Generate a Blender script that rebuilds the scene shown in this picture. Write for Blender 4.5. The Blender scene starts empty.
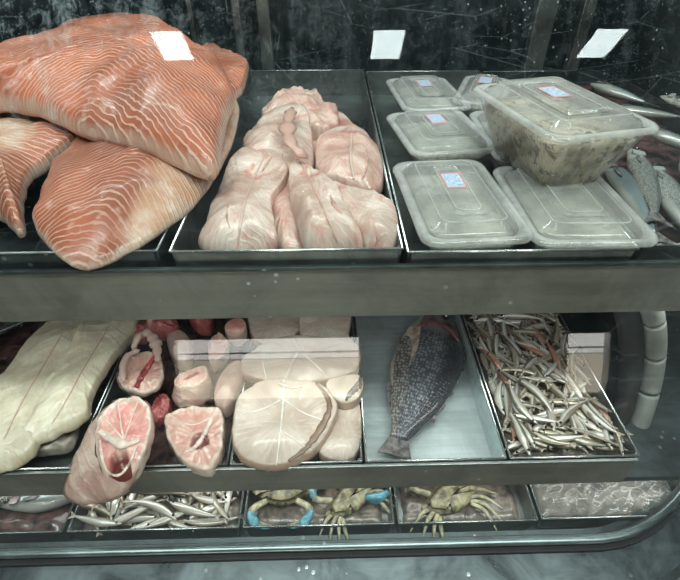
import bpy, bmesh, math, random
from mathutils import Vector, Matrix, noise
from mathutils.bvhtree import BVHTree
random.seed(7)
SC = bpy.context.scene
COL = SC.collection
PI = math.pi

# ---------------------------------------------------------------- camera, world, light, exposure
F = 480.0
TH = math.atan(390 / 480)
YAW = math.radians(1.39)
CAM = Vector((0, 0, 1.45))
cd = bpy.data.cameras.new('camera'); cam = bpy.data.objects.new('camera', cd); COL.objects.link(cam)
cd.sensor_fit = 'HORIZONTAL'; cd.sensor_width = 36; cd.lens = F / 680 * 36; cd.clip_start = 0.01
cam.location = CAM
cam.rotation_euler = (PI / 2 - TH, 0, -YAW)
SC.camera = cam
RZ = Matrix.Rotation(-YAW, 3, 'Z')
FW = RZ @ Vector((0, math.cos(TH), -math.sin(TH)))
UP = RZ @ Vector((0, math.sin(TH), math.cos(TH)))
RT = RZ @ Vector((1, 0, 0))
SC.view_settings.view_transform = 'Standard'
SC.view_settings.look = 'None'
SC.view_settings.gamma = 1
SC.view_settings.use_curve_mapping = False
SC.view_settings.exposure = 0.33
SC.cycles.transparent_max_bounces = 32
SC.cycles.max_bounces = 8
SC.cycles.caustics_reflective = False
SC.cycles.caustics_refractive = False
w = bpy.data.worlds.new('world'); SC.world = w; w.use_nodes = True
w.node_tree.nodes['Background'].inputs[0].default_value = (0.75, 0.9, 0.95, 1)
w.node_tree.nodes['Background'].inputs[1].default_value = 0.3
LAMP_RADIANCE = 20.0
AREA_POWER = 50.0
def area_light(name, loc, size, size_y, power, colr, rx=0.0):
    d = bpy.data.lights.new(name, 'AREA'); d.shape = 'RECTANGLE'; d.size = size; d.size_y = size_y
    d.energy = power; d.color = colr
    o = bpy.data.objects.new(name, d); COL.objects.link(o); o.location = loc; o.rotation_euler = (rx, 0, 0)
    return o
area_light('aisle_ceiling_light', (0.1, -0.20, 2.9), 3.0, 0.4, AREA_POWER, (0.95, 1.0, 0.97), math.radians(12))  # added fill standing in for unseen rows of ceiling lamps
area_light('case_interior_light', (-0.1, 0.86, 1.675), 1.6, 0.03, 3.0, (0.90, 1.0, 1.0), 0)
area_light('upper_shelf_strip_light', (-0.1, 0.505, 1.022), 1.5, 0.02, 1.5, (0.98, 1.0, 0.96), math.radians(10))  # added strip to brighten the contents of the lower shelf
area_light('lower_shelf_strip_light', (-0.1, 0.44, 0.702), 1.5, 0.02, .6, (0.98, 1.0, 0.96), math.radians(-5))  # added strip to brighten the bottom trays

def ray(px, py): return (FW * F + RT * (px - 340) - UP * (py - 290)).normalized()
def U(px, py, z):
    """the point at height z that stands at this place of the photograph"""
    d = ray(px, py); return CAM + d * ((z - CAM.z) / d.z)
def UY(px, py, y):
    d = ray(px, py); return CAM + d * (y / d.y)

# ---------------------------------------------------------------- materials
class NT:
    def __init__(s, name):
        s.m = bpy.data.materials.new(name); s.m.use_nodes = True
        s.t = s.m.node_tree; s.t.nodes.clear()
        s.out = s.n('ShaderNodeOutputMaterial')
    def n(s, typ, **kw):
        nd = s.t.nodes.new(typ)
        for k, v in kw.items():
            if k.startswith('_'): setattr(nd, k[1:], v)
        return nd
    def l(s, a, b): s.t.links.new(a, b)
    def inp(s, sock, v):
        if hasattr(v, 'is_linked') or isinstance(v, bpy.types.NodeSocket): s.l(v, sock)
        elif isinstance(v, (tuple, list)) and len(v) == 3 and sock.type == 'RGBA': sock.default_value = (*v, 1)
        else: sock.default_value = v
    def math(s, op, a, b=0.0, c=0.0, clamp=False):
        nd = s.n('ShaderNodeMath', _operation=op, _use_clamp=clamp)
        for i, v in enumerate((a, b, c)): s.inp(nd.inputs[i], v)
        return nd.outputs[0]
    def mix(s, fac, a, b, mode='MIX'):
        nd = s.n('ShaderNodeMix', _data_type='RGBA', _blend_type=mode)
        s.inp(nd.inputs[0], fac); s.inp(nd.inputs[6], a); s.inp(nd.inputs[7], b)
        return nd.outputs[2]
    def coord(s, kind='Object'):
        return s.n('ShaderNodeTexCoord').outputs[kind]
    def uv(s, name='flow'):
        return s.n('ShaderNodeUVMap', _uv_map=name).outputs[0]
    def sep(s, v):
        nd = s.n('ShaderNodeSeparateXYZ'); s.l(v, nd.inputs[0]); return nd.outputs
    def comb(s, x, y, z=0.0):
        nd = s.n('ShaderNodeCombineXYZ')
        for i, v in enumerate((x, y, z)): s.inp(nd.inputs[i], v)
        return nd.outputs[0]
    def noise(s, vec, scale, detail=4, rough=0.55, dist=0.0, out=0):
        nd = s.n('ShaderNodeTexNoise'); s.l(vec, nd.inputs['Vector'])
        nd.inputs['Scale'].default_value = scale; nd.inputs['Detail'].default_value = detail
        nd.inputs['Roughness'].default_value = rough; nd.inputs['Distortion'].default_value = dist
        return nd.outputs[out]
    def voro(s, vec, scale, feature='F1', out=0, rand=1.0):
        nd = s.n('ShaderNodeTexVoronoi', _feature=feature); s.l(vec, nd.inputs['Vector'])
        nd.inputs['Scale'].default_value = scale; nd.inputs['Randomness'].default_value = rand
        return nd.outputs[out]
    def smap(s, v, a, b, c=0.0, d=1.0):
        nd = s.n('ShaderNodeMapRange', _interpolation_type='SMOOTHSTEP')
        s.inp(nd.inputs[0], v)
        for i, q in enumerate((a, b, c, d)): nd.inputs[i + 1].default_value = q
        return nd.outputs[0]
    def scalev(s, v, k):
        nd = s.n('ShaderNodeVectorMath', _operation='MULTIPLY'); s.l(v, nd.inputs[0]); nd.inputs[1].default_value = k
        return nd.outputs[0]
    def bump(s, h, strength=0.3, dist=0.002):
        nd = s.n('ShaderNodeBump'); s.l(h, nd.inputs['Height'])
        nd.inputs['Strength'].default_value = strength; nd.inputs['Distance'].default_value = dist
        return nd.outputs[0]
    def pbr(s, color, rough=0.5, metal=0.0, normal=None, spec=0.5, sss=0.0, coat=0.0, alpha=None, emit=None, es=0.0):
        b = s.n('ShaderNodeBsdfPrincipled')
        s.inp(b.inputs['Base Color'], color); s.inp(b.inputs['Roughness'], rough); s.inp(b.inputs['Metallic'], metal)
        b.inputs['Specular IOR Level'].default_value = spec
        if sss:
            b.inputs['Subsurface Weight'].default_value = sss
            b.inputs['Subsurface Radius'].default_value = (1, .4, .25); b.inputs['Subsurface Scale'].default_value = 0.006
        if coat: b.inputs['Coat Weight'].default_value = coat; b.inputs['Coat Roughness'].default_value = .12
        if normal is not None: s.l(normal, b.inputs['Normal'])
        return b.outputs[0]
    def schlick(s, f0=.04):
        lw = s.n('ShaderNodeLayerWeight'); lw.inputs[0].default_value = .5
        return s.math('ADD', s.math('MULTIPLY', s.math('POWER', lw.outputs['Facing'], 5.0), 1 - f0), f0, clamp=True)
    def done(s, sh): s.l(sh, s.out.inputs[0]); return s.m

def m_plain(name, color, rough=.5, metal=0., noise_amt=.12, scale=30., coat=0., bump=0.):
    t = NT(name); v = t.coord(); n = t.noise(v, scale)
    c2 = tuple(x * (1 - noise_amt * 2) for x in color); c1 = tuple(min(1, x * (1 + noise_amt)) for x in color)
    col = t.mix(t.smap(n, .3, .7), c2, c1)
    return t.done(t.pbr(col, rough, metal, coat=coat, normal=t.bump(n, bump) if bump else None))

def m_steel(name, base=(.42, .46, .46), rough=.34, stain=.5, stretch=(3, 60, 60), metal=.85):
    t = NT(name); v = t.coord()
    n = t.noise(t.scalev(v, stretch), 1.5, 6, .6)
    s = t.noise(v, 9, 7, .7, .6)
    drops = t.voro(v, 55); drops = t.smap(drops, .12, .2, 1, 0)
    dm = t.math('MULTIPLY', drops, t.smap(t.noise(v, 6), .52, .62))
    dk = tuple(x * (1 - stain) for x in base); lt = tuple(min(1, x * 1.25) for x in base)
    c = t.mix(t.smap(s, .3, .68), dk, lt)
    c = t.mix(t.math('MULTIPLY', t.smap(n, .35, .7), .25), c, tuple(x * .45 for x in base))
    c = t.mix(t.math('MULTIPLY', dm, .5), c, (.8, .86, .85))
    r = t.math('ADD', t.math('MULTIPLY', s, .3), rough - .12)
    return t.done(t.pbr(c, r, metal, normal=t.bump(t.math('ADD', n, t.math('MULTIPLY', dm, 2.0)), .12, .001)))

M = {}
M['steel'] = m_steel('tray_steel', (.25, .28, .275))
M['bright_steel'] = m_steel('bright_tray_steel', (.66, .76, .77), .42, .15, metal=.6)  # paler tray steel: reflected light is put into the base colour
M['shelf_steel'] = m_steel('shelf_steel', (.185, .19, .168), .5, .25, (2, 40, 40), .5)
M['rim'] = m_steel('rolled_rim', (.62, .68, .67), .22, .1)
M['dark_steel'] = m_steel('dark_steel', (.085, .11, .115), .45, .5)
M['rail'] = m_steel('rail_aluminium', (.20, .26, .26), .3, .3)
M['sill'] = m_steel('sill_steel', (.17, .22, .225), .28, .5, (1.5, 20, 20))
M['black'] = m_plain('rubber_black', (.012, .014, .015), .6)
M['pipe'] = m_plain('grey_plastic', (.19, .205, .195), .6, bump=.2)

def mk_backwall():
    t = NT('case_back_metal'); v = t.coord()
    n = t.noise(v, 5, 8, .7, .8); sp = t.voro(v, 60)
    spots = t.math('MULTIPLY', t.smap(sp, .08, .2, 1, 0), t.smap(t.noise(v, 12), .5, .62))
    c = t.mix(t.smap(n, .35, .7), (.012, .020, .023), (.060, .090, .098))
    st = t.noise(t.scalev(v, (30, 1, 2)), 1.0, 5)
    c = t.mix(t.math('MULTIPLY', t.smap(st, .5, .75), .35), c, (.16, .19, .19))
    c = t.mix(t.math('MULTIPLY', spots, .5), c, (.45, .52, .52))
    return t.done(t.pbr(c, .38, .35, normal=t.bump(n, .2, .003)))
M['backwall'] = mk_backwall()
M['rib'] = m_steel('case_rib_metal', (.34, .38, .36), .42, .4, (40, 40, 2))

def mk_salmon(name, base=(.46, .135, .068), line=(.78, .50, .40), freq=230., belly=None, k=.9, amt=.72):
    t = NT(name); u = t.uv(); x, y, z = t.sep(u)
    nz = t.noise(u, 14, 3); n2 = t.noise(u, 60, 4)
    yy = t.math('SQRT', t.math('ADD', t.math('MULTIPLY', y, y), .0012))
    ph = t.math('ADD', x, t.math('MULTIPLY', yy, k))
    ph = t.math('ADD', ph, t.math('MULTIPLY', nz, .035))
    ph = t.math('ADD', ph, t.math('MULTIPLY', n2, .006))
    sn = t.math('SINE', t.math('MULTIPLY', ph, freq * 2 * PI / 2))
    ln = t.smap(sn, .25, .98)
    n3 = t.noise(u, 9, 5)
    lnm = t.math('MULTIPLY', ln, t.smap(n3, .32, .55, .25, 1))
    c = t.mix(t.smap(t.noise(u, 7, 5), .35, .68), tuple(q * .68 for q in base), tuple(min(1, q * 1.22) for q in base))
    if belly:
        # pale fatty belly strip
        bl = t.smap(t.math('ADD', t.math('MULTIPLY', y, belly[0]), t.math('ADD', t.math('MULTIPLY', x, belly[1]), t.math('ADD', belly[2], t.math('MULTIPLY', nz, .10)))), 0.05, .09)
        c = t.mix(t.math('MULTIPLY', bl, .8), c, t.mix(t.smap(t.noise(u, 22, 4), .4, .62), (.56, .33, .20), (.68, .55, .44)))
    c = t.mix(t.math('MULTIPLY', lnm, amt), c, line)
    fl = t.smap(n2, .56, .74)
    c = t.mix(t.math('MULTIPLY', fl, .35), c, (.80, .62, .52))
    rx, ry, rz = t.sep(t.uv('rad'))
    c = t.mix(t.math('MULTIPLY', t.smap(t.math('ADD', rx, t.math('MULTIPLY', n2, .05)), .985, 1.03), .6), c, (.60, .52, .44))
    h = t.math('ADD', t.math('MULTIPLY', lnm, 1.0), t.math('MULTIPLY', n2, 1.0))
    return t.done(t.pbr(c, .42, 0, t.bump(h, .55, .0025), .5, .1, .25))
M['salmon'] = mk_salmon('salmon_flesh')
M['salmon_low'] = mk_salmon('salmon_flesh_belly', (.36, .10, .05), (.62, .38, .28), 210, (-1.0, .15, .0), 1.1, .8)
M['salmon_left'] = mk_salmon('salmon_flesh_left', (.40, .13, .07), (.72, .52, .42), 190, (1.0, .3, .045), .7, .75)

def mk_flesh(name, a, b, line, freq=150., amt=.4, red=None, redamt=.5, rough=.32, bumpk=.35, edge=None):
    t = NT(name); u = t.uv(); x, y, z = t.sep(u)
    nz = t.noise(u, 12, 4); n2 = t.noise(u, 45, 5); big = t.noise(u, 16, 6, .65, .7)
    ph = t.math('ADD', t.math('ADD', x, t.math('MULTIPLY', t.math('ABSOLUTE', y), .8)), t.math('MULTIPLY', nz, .09))
    ln = t.smap(t.math('SINE', t.math('MULTIPLY', ph, freq * PI)), .2, 1)
    c = t.mix(t.smap(big, .35, .65), a, b)
    c = t.mix(t.math('MULTIPLY', t.math('MULTIPLY', ln, t.smap(big, .42, .58, .2, 1.0)), amt), c, line)
    if red:
        rd = t.smap(t.noise(u, 20, 6, .65, 1.4), .52, .70)
        c = t.mix(t.math('MULTIPLY', rd, redamt), c, red)
    if edge:
        rx, ry, rz = t.sep(t.uv('rad'))
        c = t.mix(t.math('MULTIPLY', t.smap(rx, edge[0], 1.0), edge[2]), c, edge[1])
    h = t.math('ADD', t.math('MULTIPLY', ln, .5), t.math('MULTIPLY', t.math('ADD', n2, big), 1.2))
    return t.done(t.pbr(c, rough, 0, t.bump(h, bumpk, .002), .5, .15, .3))
M['pale'] = mk_flesh('pale_pink_fillet', (.50, .33, .27), (.70, .58, .50), (.82, .74, .68), 230, .40, (.56, .17, .15), .75)
M['pale_b'] = mk_flesh('pale_pink_fillet_b', (.52, .29, .24), (.68, .51, .43), (.82, .70, .63), 220, .35, (.50, .14, .12), .8)
M['cream'] = mk_flesh('cream_fillet', (.47, .42, .31), (.63, .59, .46), (.76, .72, .60), 60, .2, (.50, .34, .24), .55, .42, .8)
def mk_white():
    t = NT('white_steak_flesh'); r, an, _ = t.sep(t.uv('rad')); u = t.uv()
    n = t.noise(u, 14, 5, .6, .6); f = t.noise(u, 120, 4, .7)
    fib = t.noise(t.comb(t.math('MULTIPLY', an, 60), t.math('MULTIPLY', r, 2.2)), 1.0, 4, .6, .4)
    c = t.mix(t.smap(n, .33, .66), (.50, .39, .32), (.66, .575, .50))
    c = t.mix(t.math('MULTIPLY', t.smap(fib, .50, .64), .42), c, (.80, .74, .67))
    c = t.mix(t.math('MULTIPLY', t.smap(f, .55, .7), .25), c, (.48, .34, .28))
    en = t.math('ADD', r, t.math('MULTIPLY', t.noise(t.comb(t.math('MULTIPLY', an, 9), .3), 1.0, 4), .07))
    c = t.mix(t.math('MULTIPLY', t.smap(en, .985, 1.02), .8), c, (.36, .23, .16))
    return t.done(t.pbr(c, .34, 0, t.bump(t.math('ADD', fib, f), .45, .0015), .5, .1, .3))
M['white'] = mk_white()
M['membrane'] = m_plain('membrane', (.90, .87, .83), .3, coat=.3)
M['brown_skin'] = m_plain('brown_skin', (.23, .15, .10), .45, coat=.3)
M['strip_skin'] = m_plain('fin_skin', (.20, .18, .17), .4, coat=.3, scale=120, noise_amt=.4)

def mk_steak(name, a, b, skin=(.62, .50, .42)):
    t = NT(name); r, an, _ = t.sep(t.uv('rad')); u = t.uv()
    n = t.noise(u, 30, 4); n2 = t.noise(u, 90, 4)
    rayv = t.noise(t.comb(t.math('MULTIPLY', an, 16), t.math('MULTIPLY', r, .8)), 1.0, 3)
    c = t.mix(t.smap(n, .35, .65), a, b)
    c = t.mix(t.math('MULTIPLY', t.smap(rayv, .55, .66), .55), c, (.80, .62, .56))
    c = t.mix(t.smap(t.math('ADD', r, t.math('MULTIPLY', n, .12)), .90, .97), c, skin)
    at = t.n('ShaderNodeAttribute', _attribute_name='pit')
    c = t.mix(at.outputs['Fac'], c, t.mix(n, (.06, .012, .012), (.24, .055, .05)))
    return t.done(t.pbr(c, .3, 0, t.bump(t.math('ADD', n, t.math('MULTIPLY', n2, .5)), .4, .002), .5, .15, .4))
M['steak_red'] = mk_steak('steak_pink_flesh', (.60, .22, .20), (.68, .40, .34))
M['steak_pale'] = mk_steak('steak_pale_flesh', (.58, .30, .25), (.66, .43, .36))
M['red_meat'] = mk_flesh('dark_red_meat', (.26, .04, .05), (.48, .15, .14), (.60, .34, .30), 90, .25, (.62, .48, .42), .5)
M['skin_pink'] = mk_flesh('pinkish_skin', (.40, .25, .21), (.64, .49, .42), (.68, .58, .50), 60, .3, (.42, .22, .19), .6, .4, .6)
M['bone'] = m_plain('bone', (.74, .62, .55), .4)
M['blood'] = m_plain('blood_meat', (.42, .07, .075), .28, scale=60, noise_amt=.3, coat=.3)

def mk_fish(name, back, side, belly, scale_n=0., metal=.35, flank=None, rough=.28):
    """uv 'flow': x 0..1 from snout to tail, y -1..1 from back to belly"""
    t = NT(name); u = t.uv(); x, y, _ = t.sep(u)
    v = t.coord(); n = t.noise(v, 60, 4)
    oi = t.n('ShaderNodeObjectInfo').outputs['Random']
    yy = t.math('ADD', y, t.math('MULTIPLY', t.math('SUBTRACT', n, .5), .5))
    c = t.mix(t.smap(yy, -.62, -.15), back, side)
    c = t.mix(t.smap(yy, .35, .8), c, belly)
    if flank: c = t.mix(t.math('MULTIPLY', t.smap(t.math('ABSOLUTE', t.math('SUBTRACT', yy, -.12)), .02, .2, 1, 0), .8), c, flank)
    c = t.mix(t.math('MULTIPLY', oi, .35), c, (.18, .15, .12))
    nrm = None
    if scale_n:
        sv = t.comb(t.math('MULTIPLY', x, scale_n), t.math('MULTIPLY', y, scale_n * .21))
        d = t.voro(sv, 1.0, rand=.5)
        e = t.smap(d, .30, .6)
        bodym = t.math('MULTIPLY', e, t.smap(x, .24, .30))
        c = t.mix(t.math('MULTIPLY', bodym, .75), c, (.035, .04, .05))
        nrm = t.bump(t.math('SUBTRACT', 1.0, d), .5, .003)
    else: nrm = t.bump(n, .25, .001)
    return t.done(t.pbr(c, rough, metal, nrm, .5, 0, .5))
M['anchovy'] = mk_fish('anchovy_skin', (.20, .17, .12), (.66, .67, .62), (.56, .48, .40), 0, .25, (.95, .97, .95))
M['anchovy_red'] = mk_fish('anchovy_red_skin', (.25, .11, .08), (.45, .22, .17), (.55, .36, .28), 0, .2)
M['anchovy_olive'] = mk_fish('anchovy_olive_skin', (.15, .13, .08), (.42, .38, .27), (.58, .56, .46), 0, .3, (.62, .62, .52))
M['sardine'] = mk_fish('sardine_skin', (.03, .05, .07), (.26, .34, .36), (.50, .52, .48), 0, .4)
M['sardine_pale'] = mk_fish('sardine_pale_skin', (.22, .27, .26), (.50, .55, .50), (.60, .60, .52), 60, .2)
M['bream'] = mk_fish('bream_skin', (.035, .04, .055), (.27, .29, .33), (.50, .46, .42), 50, .3, None, .3)
M['fin'] = m_plain('fin', (.16, .15, .15), .45, scale=90, noise_amt=.4)
M['fin_pale'] = m_plain('pale_fin', (.46, .38, .30), .45, scale=90, noise_amt=.3)
M['gill'] = m_plain('gill_red', (.22, .07, .07), .35, scale=70, noise_amt=.4)
M['head'] = m_plain('fish_head_skin', (.17, .12, .125), .35, scale=45, noise_amt=.5, coat=.4)
M['blood_pale'] = m_plain('pale_blood_streak', (.62, .36, .30), .35, scale=70, noise_amt=.25, coat=.3)
M['eye'] = m_plain('fish_eye', (.02, .02, .02), .1, coat=1)
M['crab'] = m_plain('crab_shell', (.32, .29, .17), .5, scale=50, noise_amt=.4, coat=.3, bump=.5)
M['crab_pale'] = m_plain('crab_leg', (.48, .45, .30), .5, scale=50, noise_amt=.3, coat=.3)
M['crab_blue'] = m_plain('crab_claw_blue', (.12, .38, .48), .4, scale=50, noise_amt=.3, coat=.4)
M['ice'] = m_plain('wet_bed', (.20, .16, .13), .35, scale=40, noise_amt=.4, coat=.5, bump=.8)
M['dark_bed'] = m_plain('dark_wet_bed', (.10, .05, .045), .35, scale=40, noise_amt=.5, coat=.5, bump=.8)
M['guts'] = m_plain('pale_scraps', (.47, .41, .34), .4, scale=35, noise_amt=.3, coat=.4, bump=.8)

def mk_plastic(name, fac=.3, tint=(.96, .98, .95), face=.25, ribs=False):
    t = NT(name); v = t.coord()
    tr = t.n('ShaderNodeBsdfTransparent'); gl = t.n('ShaderNodeBsdfGlossy'); gl.inputs['Roughness'].default_value = .08
    df = t.n('ShaderNodeBsdfDiffuse'); df.inputs[0].default_value = (*tint, 1)
    tl = t.n('ShaderNodeBsdfTranslucent'); tl.inputs[0].default_value = (*tint, 1)
    n = t.noise(v, 28, 5, .6); drops = t.smap(t.voro(v, 260), .15, .3, 1, 0)
    bm_ = t.bump(t.math('ADD', n, t.math('MULTIPLY', drops, .3)), .25, .001); t.l(bm_, gl.inputs['Normal'])
    a = t.n('ShaderNodeMixShader'); a.inputs[0].default_value = .5; t.l(df.outputs[0], a.inputs[1]); t.l(tl.outputs[0], a.inputs[2])
    b = t.n('ShaderNodeMixShader')
    lw = t.n('ShaderNodeLayerWeight'); lw.inputs[0].default_value = .35
    k = t.math('ADD', t.math('MULTIPLY', t.smap(n, .35, .7, .6, 1.3), fac), t.math('MULTIPLY', lw.outputs['Facing'], face), clamp=True)
    t.l(tr.outputs[0], b.inputs[1]); t.l(a.outputs[0], b.inputs[2])
    if ribs:
        X, Y, Z = t.sep(v); NX_, NY_, NZ_ = t.sep(t.coord('Normal')); sx_ = t.math('GREATER_THAN', t.math('ABSOLUTE', NX_), t.math('ABSOLUTE', NY_)); w_ = t.math('ADD', t.math('MULTIPLY', Y, sx_), t.math('MULTIPLY', X, t.math('MULTIPLY', t.math('SUBTRACT', 1.0, sx_), .35))); rb = t.smap(t.math('SINE', t.math('MULTIPLY', w_, 1000)), .1, 1); k = t.math('ADD', k, t.math('MULTIPLY', rb, .16), clamp=True)
    c = t.n('ShaderNodeMixShader')
    t.l(k, b.inputs[0]); t.l(t.schlick(), c.inputs[0]); t.l(b.outputs[0], c.inputs[1]); t.l(gl.outputs[0], c.inputs[2])
    return t.done(c.outputs[0])
M['lid'] = mk_plastic('lid_plastic', .15, face=.22)
M['tub'] = mk_plastic('tub_plastic', .03, face=.05, ribs=True)
M['lid_edge'] = mk_plastic('lid_rim_plastic', .30, face=.35)
M['film'] = mk_plastic('film_plastic', .16, (.7, .72, .68))

def mk_content(name, a, b, speck, amt=.5, scale=18):
    t = NT(name); v = t.coord()
    n = t.noise(v, scale, 4); sp = t.noise(v, 75, 4, .7, .5)
    gr = t.smap(t.noise(v, 60, 2), .70, .74)
    c = t.mix(t.smap(n, .38, .62), a, b)
    c = t.mix(t.math('MULTIPLY', t.smap(sp, .52, .59), amt), c, speck)
    c = t.mix(t.math('MULTIPLY', gr, .9), c, (.10, .16, .05))
    return t.done(t.pbr(c, .4, 0, t.bump(sp, .5, .002), coat=.3))
M['stew'] = mk_content('marinated_fish', (.22, .18, .11), (.60, .51, .38), (.035, .03, .015), .95, 22)
M['stew_pale'] = mk_content('pale_fish_paste', (.20, .21, .165), (.46, .46, .39), (.14, .14, .10), .6, 16)

def mk_label():
    t = NT('printed_label'); u = t.uv(); x, y, _ = t.sep(u)
    ex = t.math('ABSOLUTE', t.math('SUBTRACT', x, .5)); ey = t.math('ABSOLUTE', t.math('SUBTRACT', y, .5))
    e = t.math('MAXIMUM', ex, ey)
    n = t.noise(t.scalev(u, (9, 5, 1)), 1.6, 2)
    c = t.mix(t.math('MULTIPLY', t.smap(n, .44, .54), .85), (.66, .76, .82), (.20, .36, .60))
    c = t.mix(t.smap(e, .40, .42), c, (.80, .80, .80))
    c = t.mix(t.math('MULTIPLY', t.smap(e, .425, .435), t.smap(e, .485, .495, 1, 0)), c, (.62, .10, .14))
    return t.done(t.pbr(c, .4, 0))
M['label'] = mk_label()

def mk_glass():
    """the case's front glass: clear, with wiped smears, dry droplets and fine scratches"""
    t = NT('front_glass'); v = t.coord()
    tr = t.n('ShaderNodeBsdfTransparent'); tr.inputs[0].default_value = (.945, .975, .955, 1)
    gl = t.n('ShaderNodeBsdfGlossy'); gl.inputs['Roughness'].default_value = .012
    a = t.n('ShaderNodeMixShader'); t.l(t.schlick(.043), a.inputs[0]); t.l(tr.outputs[0], a.inputs[1]); t.l(gl.outputs[0], a.inputs[2])
    df = t.n('ShaderNodeBsdfDiffuse'); df.inputs[0].default_value = (.56, .70, .72, 1)
    X, Y, Z = t.sep(v)
    sp = t.voro(v, 105); spk = t.math('MULTIPLY', t.smap(sp, .07, .16, 1, 0), t.smap(t.noise(v, 9, 3), .44, .56))
    sp2 = t.voro(v, 260); spk2 = t.math('MULTIPLY', t.smap(sp2, .10, .2, 1, 0), t.smap(t.noise(v, 14, 3), .46, .56))
    def scratch(ang, sx, sy, th):
        m = t.n('ShaderNodeMapping'); t.l(t.comb(X, Z), m.inputs[0]); m.inputs['Rotation'].default_value = (0, 0, ang); m.inputs['Scale'].default_value = (sx, sy, 1)
        q = t.voro(m.outputs[0], 1.0, 'DISTANCE_TO_EDGE'); n = t.noise(m.outputs[0], 1.3, 2)
        return t.math('MULTIPLY', t.smap(q, 0, th, 1, 0), t.smap(n, .50, .60))
    s1 = scratch(.7, 5, 26, .010); s2 = scratch(-.5, 6, 34, .012); s3 = scratch(1.3, 9, 22, .010)
    sc_ = t.math('MAXIMUM', s1, t.math('MAXIMUM', s2, s3))
    sm = t.noise(t.scalev(v, (6, 3, 9)), 1.0, 6, .65, .7)
    top = t.smap(Z, .52, .78)                       # frost and dried splashes gather along the upper glass
    left = t.smap(X, .05, -.5)
    low = t.smap(Z, .17, .06)
    rgt = t.smap(X, .30, .46)
    haze = t.math('ADD', t.math('MULTIPLY', t.smap(sm, .50, .78), .035), .002)
    fr1 = t.math('MULTIPLY', t.math('MULTIPLY', top, t.smap(t.math('ADD', t.math('MULTIPLY', t.noise(v, 75, 8, .8, .6), .6), t.math('MULTIPLY', t.noise(t.scalev(v, (60, 10, 7)), 1.0, 5, .7), .4)), .46, .66)), t.math('ADD', t.math('MULTIPLY', left, .55), .06))
    k = t.math('ADD', haze, fr1)
    k = t.math('ADD', k, t.math('MULTIPLY', t.math('MAXIMUM', low, t.math('MULTIPLY', rgt, .9)), .035))
    k = t.math('ADD', k, t.math('MULTIPLY', t.math('MAXIMUM', spk, t.math('MULTIPLY', spk2, .7)), t.math('ADD', t.math('MULTIPLY', top, .22), .04)))
    k = t.math('ADD', k, t.math('MULTIPLY', sc_, t.math('ADD', .03, t.math('MULTIPLY', t.math('MAXIMUM', top, rgt), .04))), clamp=True)
    b = t.n('ShaderNodeMixShader'); t.l(k, b.inputs[0]); t.l(a.outputs[0], b.inputs[1]); t.l(df.outputs[0], b.inputs[2])
    return t.done(b.outputs[0])
M['glass'] = mk_glass()
def mk_clear():
    t = NT('glass_inner_face'); tr = t.n('ShaderNodeBsdfTransparent'); return t.done(tr.outputs[0])
M['clear'] = mk_clear()
def mk_emit(name, c, s):
    t = NT(name); e = t.n('ShaderNodeEmission'); e.inputs[0].default_value = (*c, 1); e.inputs[1].default_value = s; return t.done(e.outputs[0])
M['lamp'] = mk_emit('lamp_diffuser', (.86, 1.0, 1.0), LAMP_RADIANCE)
M['daylight'] = mk_emit('daylight_pane', (1.0, .98, .92), 8.5)  # glow of the added panels behind the viewer, upper part
M['daylight_low'] = mk_emit('daylight_pane_low', (1.0, .90, .70), 5.5)  # dimmer, yellower glow for the lower part of the added panels
M['plaster'] = m_plain('plaster', (.11, .12, .12), .9, scale=4)
M['ceiling'] = m_plain('ceiling_paint', (.10, .115, .12), .9, scale=3)
M['floor'] = m_plain('floor_tile', (.16, .16, .15), .5, scale=3)
M['white_metal'] = m_plain('white_paint', (.6, .62, .62), .4)
M['cabinet'] = m_plain('case_body', (.25, .29, .30), .5)

# ---------------------------------------------------------------- mesh helpers
def link(name, me, mat=None, parent=None, loc=None):
    o = bpy.data.objects.new(name, me); COL.objects.link(o)
    if mat is not None: me.materials.append(mat)
    if loc is not None: o.location = loc
    if parent is not None:
        o.parent = parent
    return o
def wloc(o):
    v = Vector((0, 0, 0))
    while o is not None: v = v + o.location; o = o.parent
    return v
def from_bm(name, bm, mat, parent=None, smooth=True, origin=None):
    """bm is in world space; the object's origin goes to the middle of its base (or origin)"""
    xs = [v.co for v in bm.verts]
    if origin is None:
        origin = Vector(((min(c.x for c in xs) + max(c.x for c in xs)) / 2, (min(c.y for c in xs) + max(c.y for c in xs)) / 2, min(c.z for c in xs)))
    bmesh.ops.recalc_face_normals(bm, faces=bm.faces[:])
    for v in bm.verts: v.co -= origin
    for f in bm.faces: f.smooth = smooth
    me = bpy.data.meshes.new(name); bm.to_mesh(me); bm.free()
    o = link(name, me, mat)
    if parent is not None:
        o.parent = parent; o.location = origin - wloc(parent)
    else: o.location = origin
    return o
def tag(o, label=None, cat=None, group=None, kind=None):
    if label: o['label'] = label
    if cat: o['category'] = cat
    if group: o['group'] = group
    if kind: o['kind'] = kind
    return o
def empty(name, loc, rz=0):
    o = bpy.data.objects.new(name, None); o.empty_display_size = .02; COL.objects.link(o); o.location = loc; o.rotation_euler = (0, 0, rz); return o
def struct(o): o['kind'] = 'structure'; return o
def add_box(bm, a, b, bevel=0.0):
    r = bmesh.ops.create_cube(bm, size=1)
    for v in r['verts']:
        v.co = Vector(((a[0] + b[0]) / 2 + v.co.x * (b[0] - a[0]), (a[1] + b[1]) / 2 + v.co.y * (b[1] - a[1]), (a[2] + b[2]) / 2 + v.co.z * (b[2] - a[2])))
    if bevel:
        es = {e for v in r['verts'] for e in v.link_edges}
        bmesh.ops.bevel(bm, geom=list(es), offset=bevel, segments=2, affect='EDGES', profile=.5)
def box(name, a, b, mat, parent=None, bevel=0.0):
    bm = bmesh.new(); add_box(bm, a, b, bevel); return from_bm(name, bm, mat, parent, smooth=False)
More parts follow.
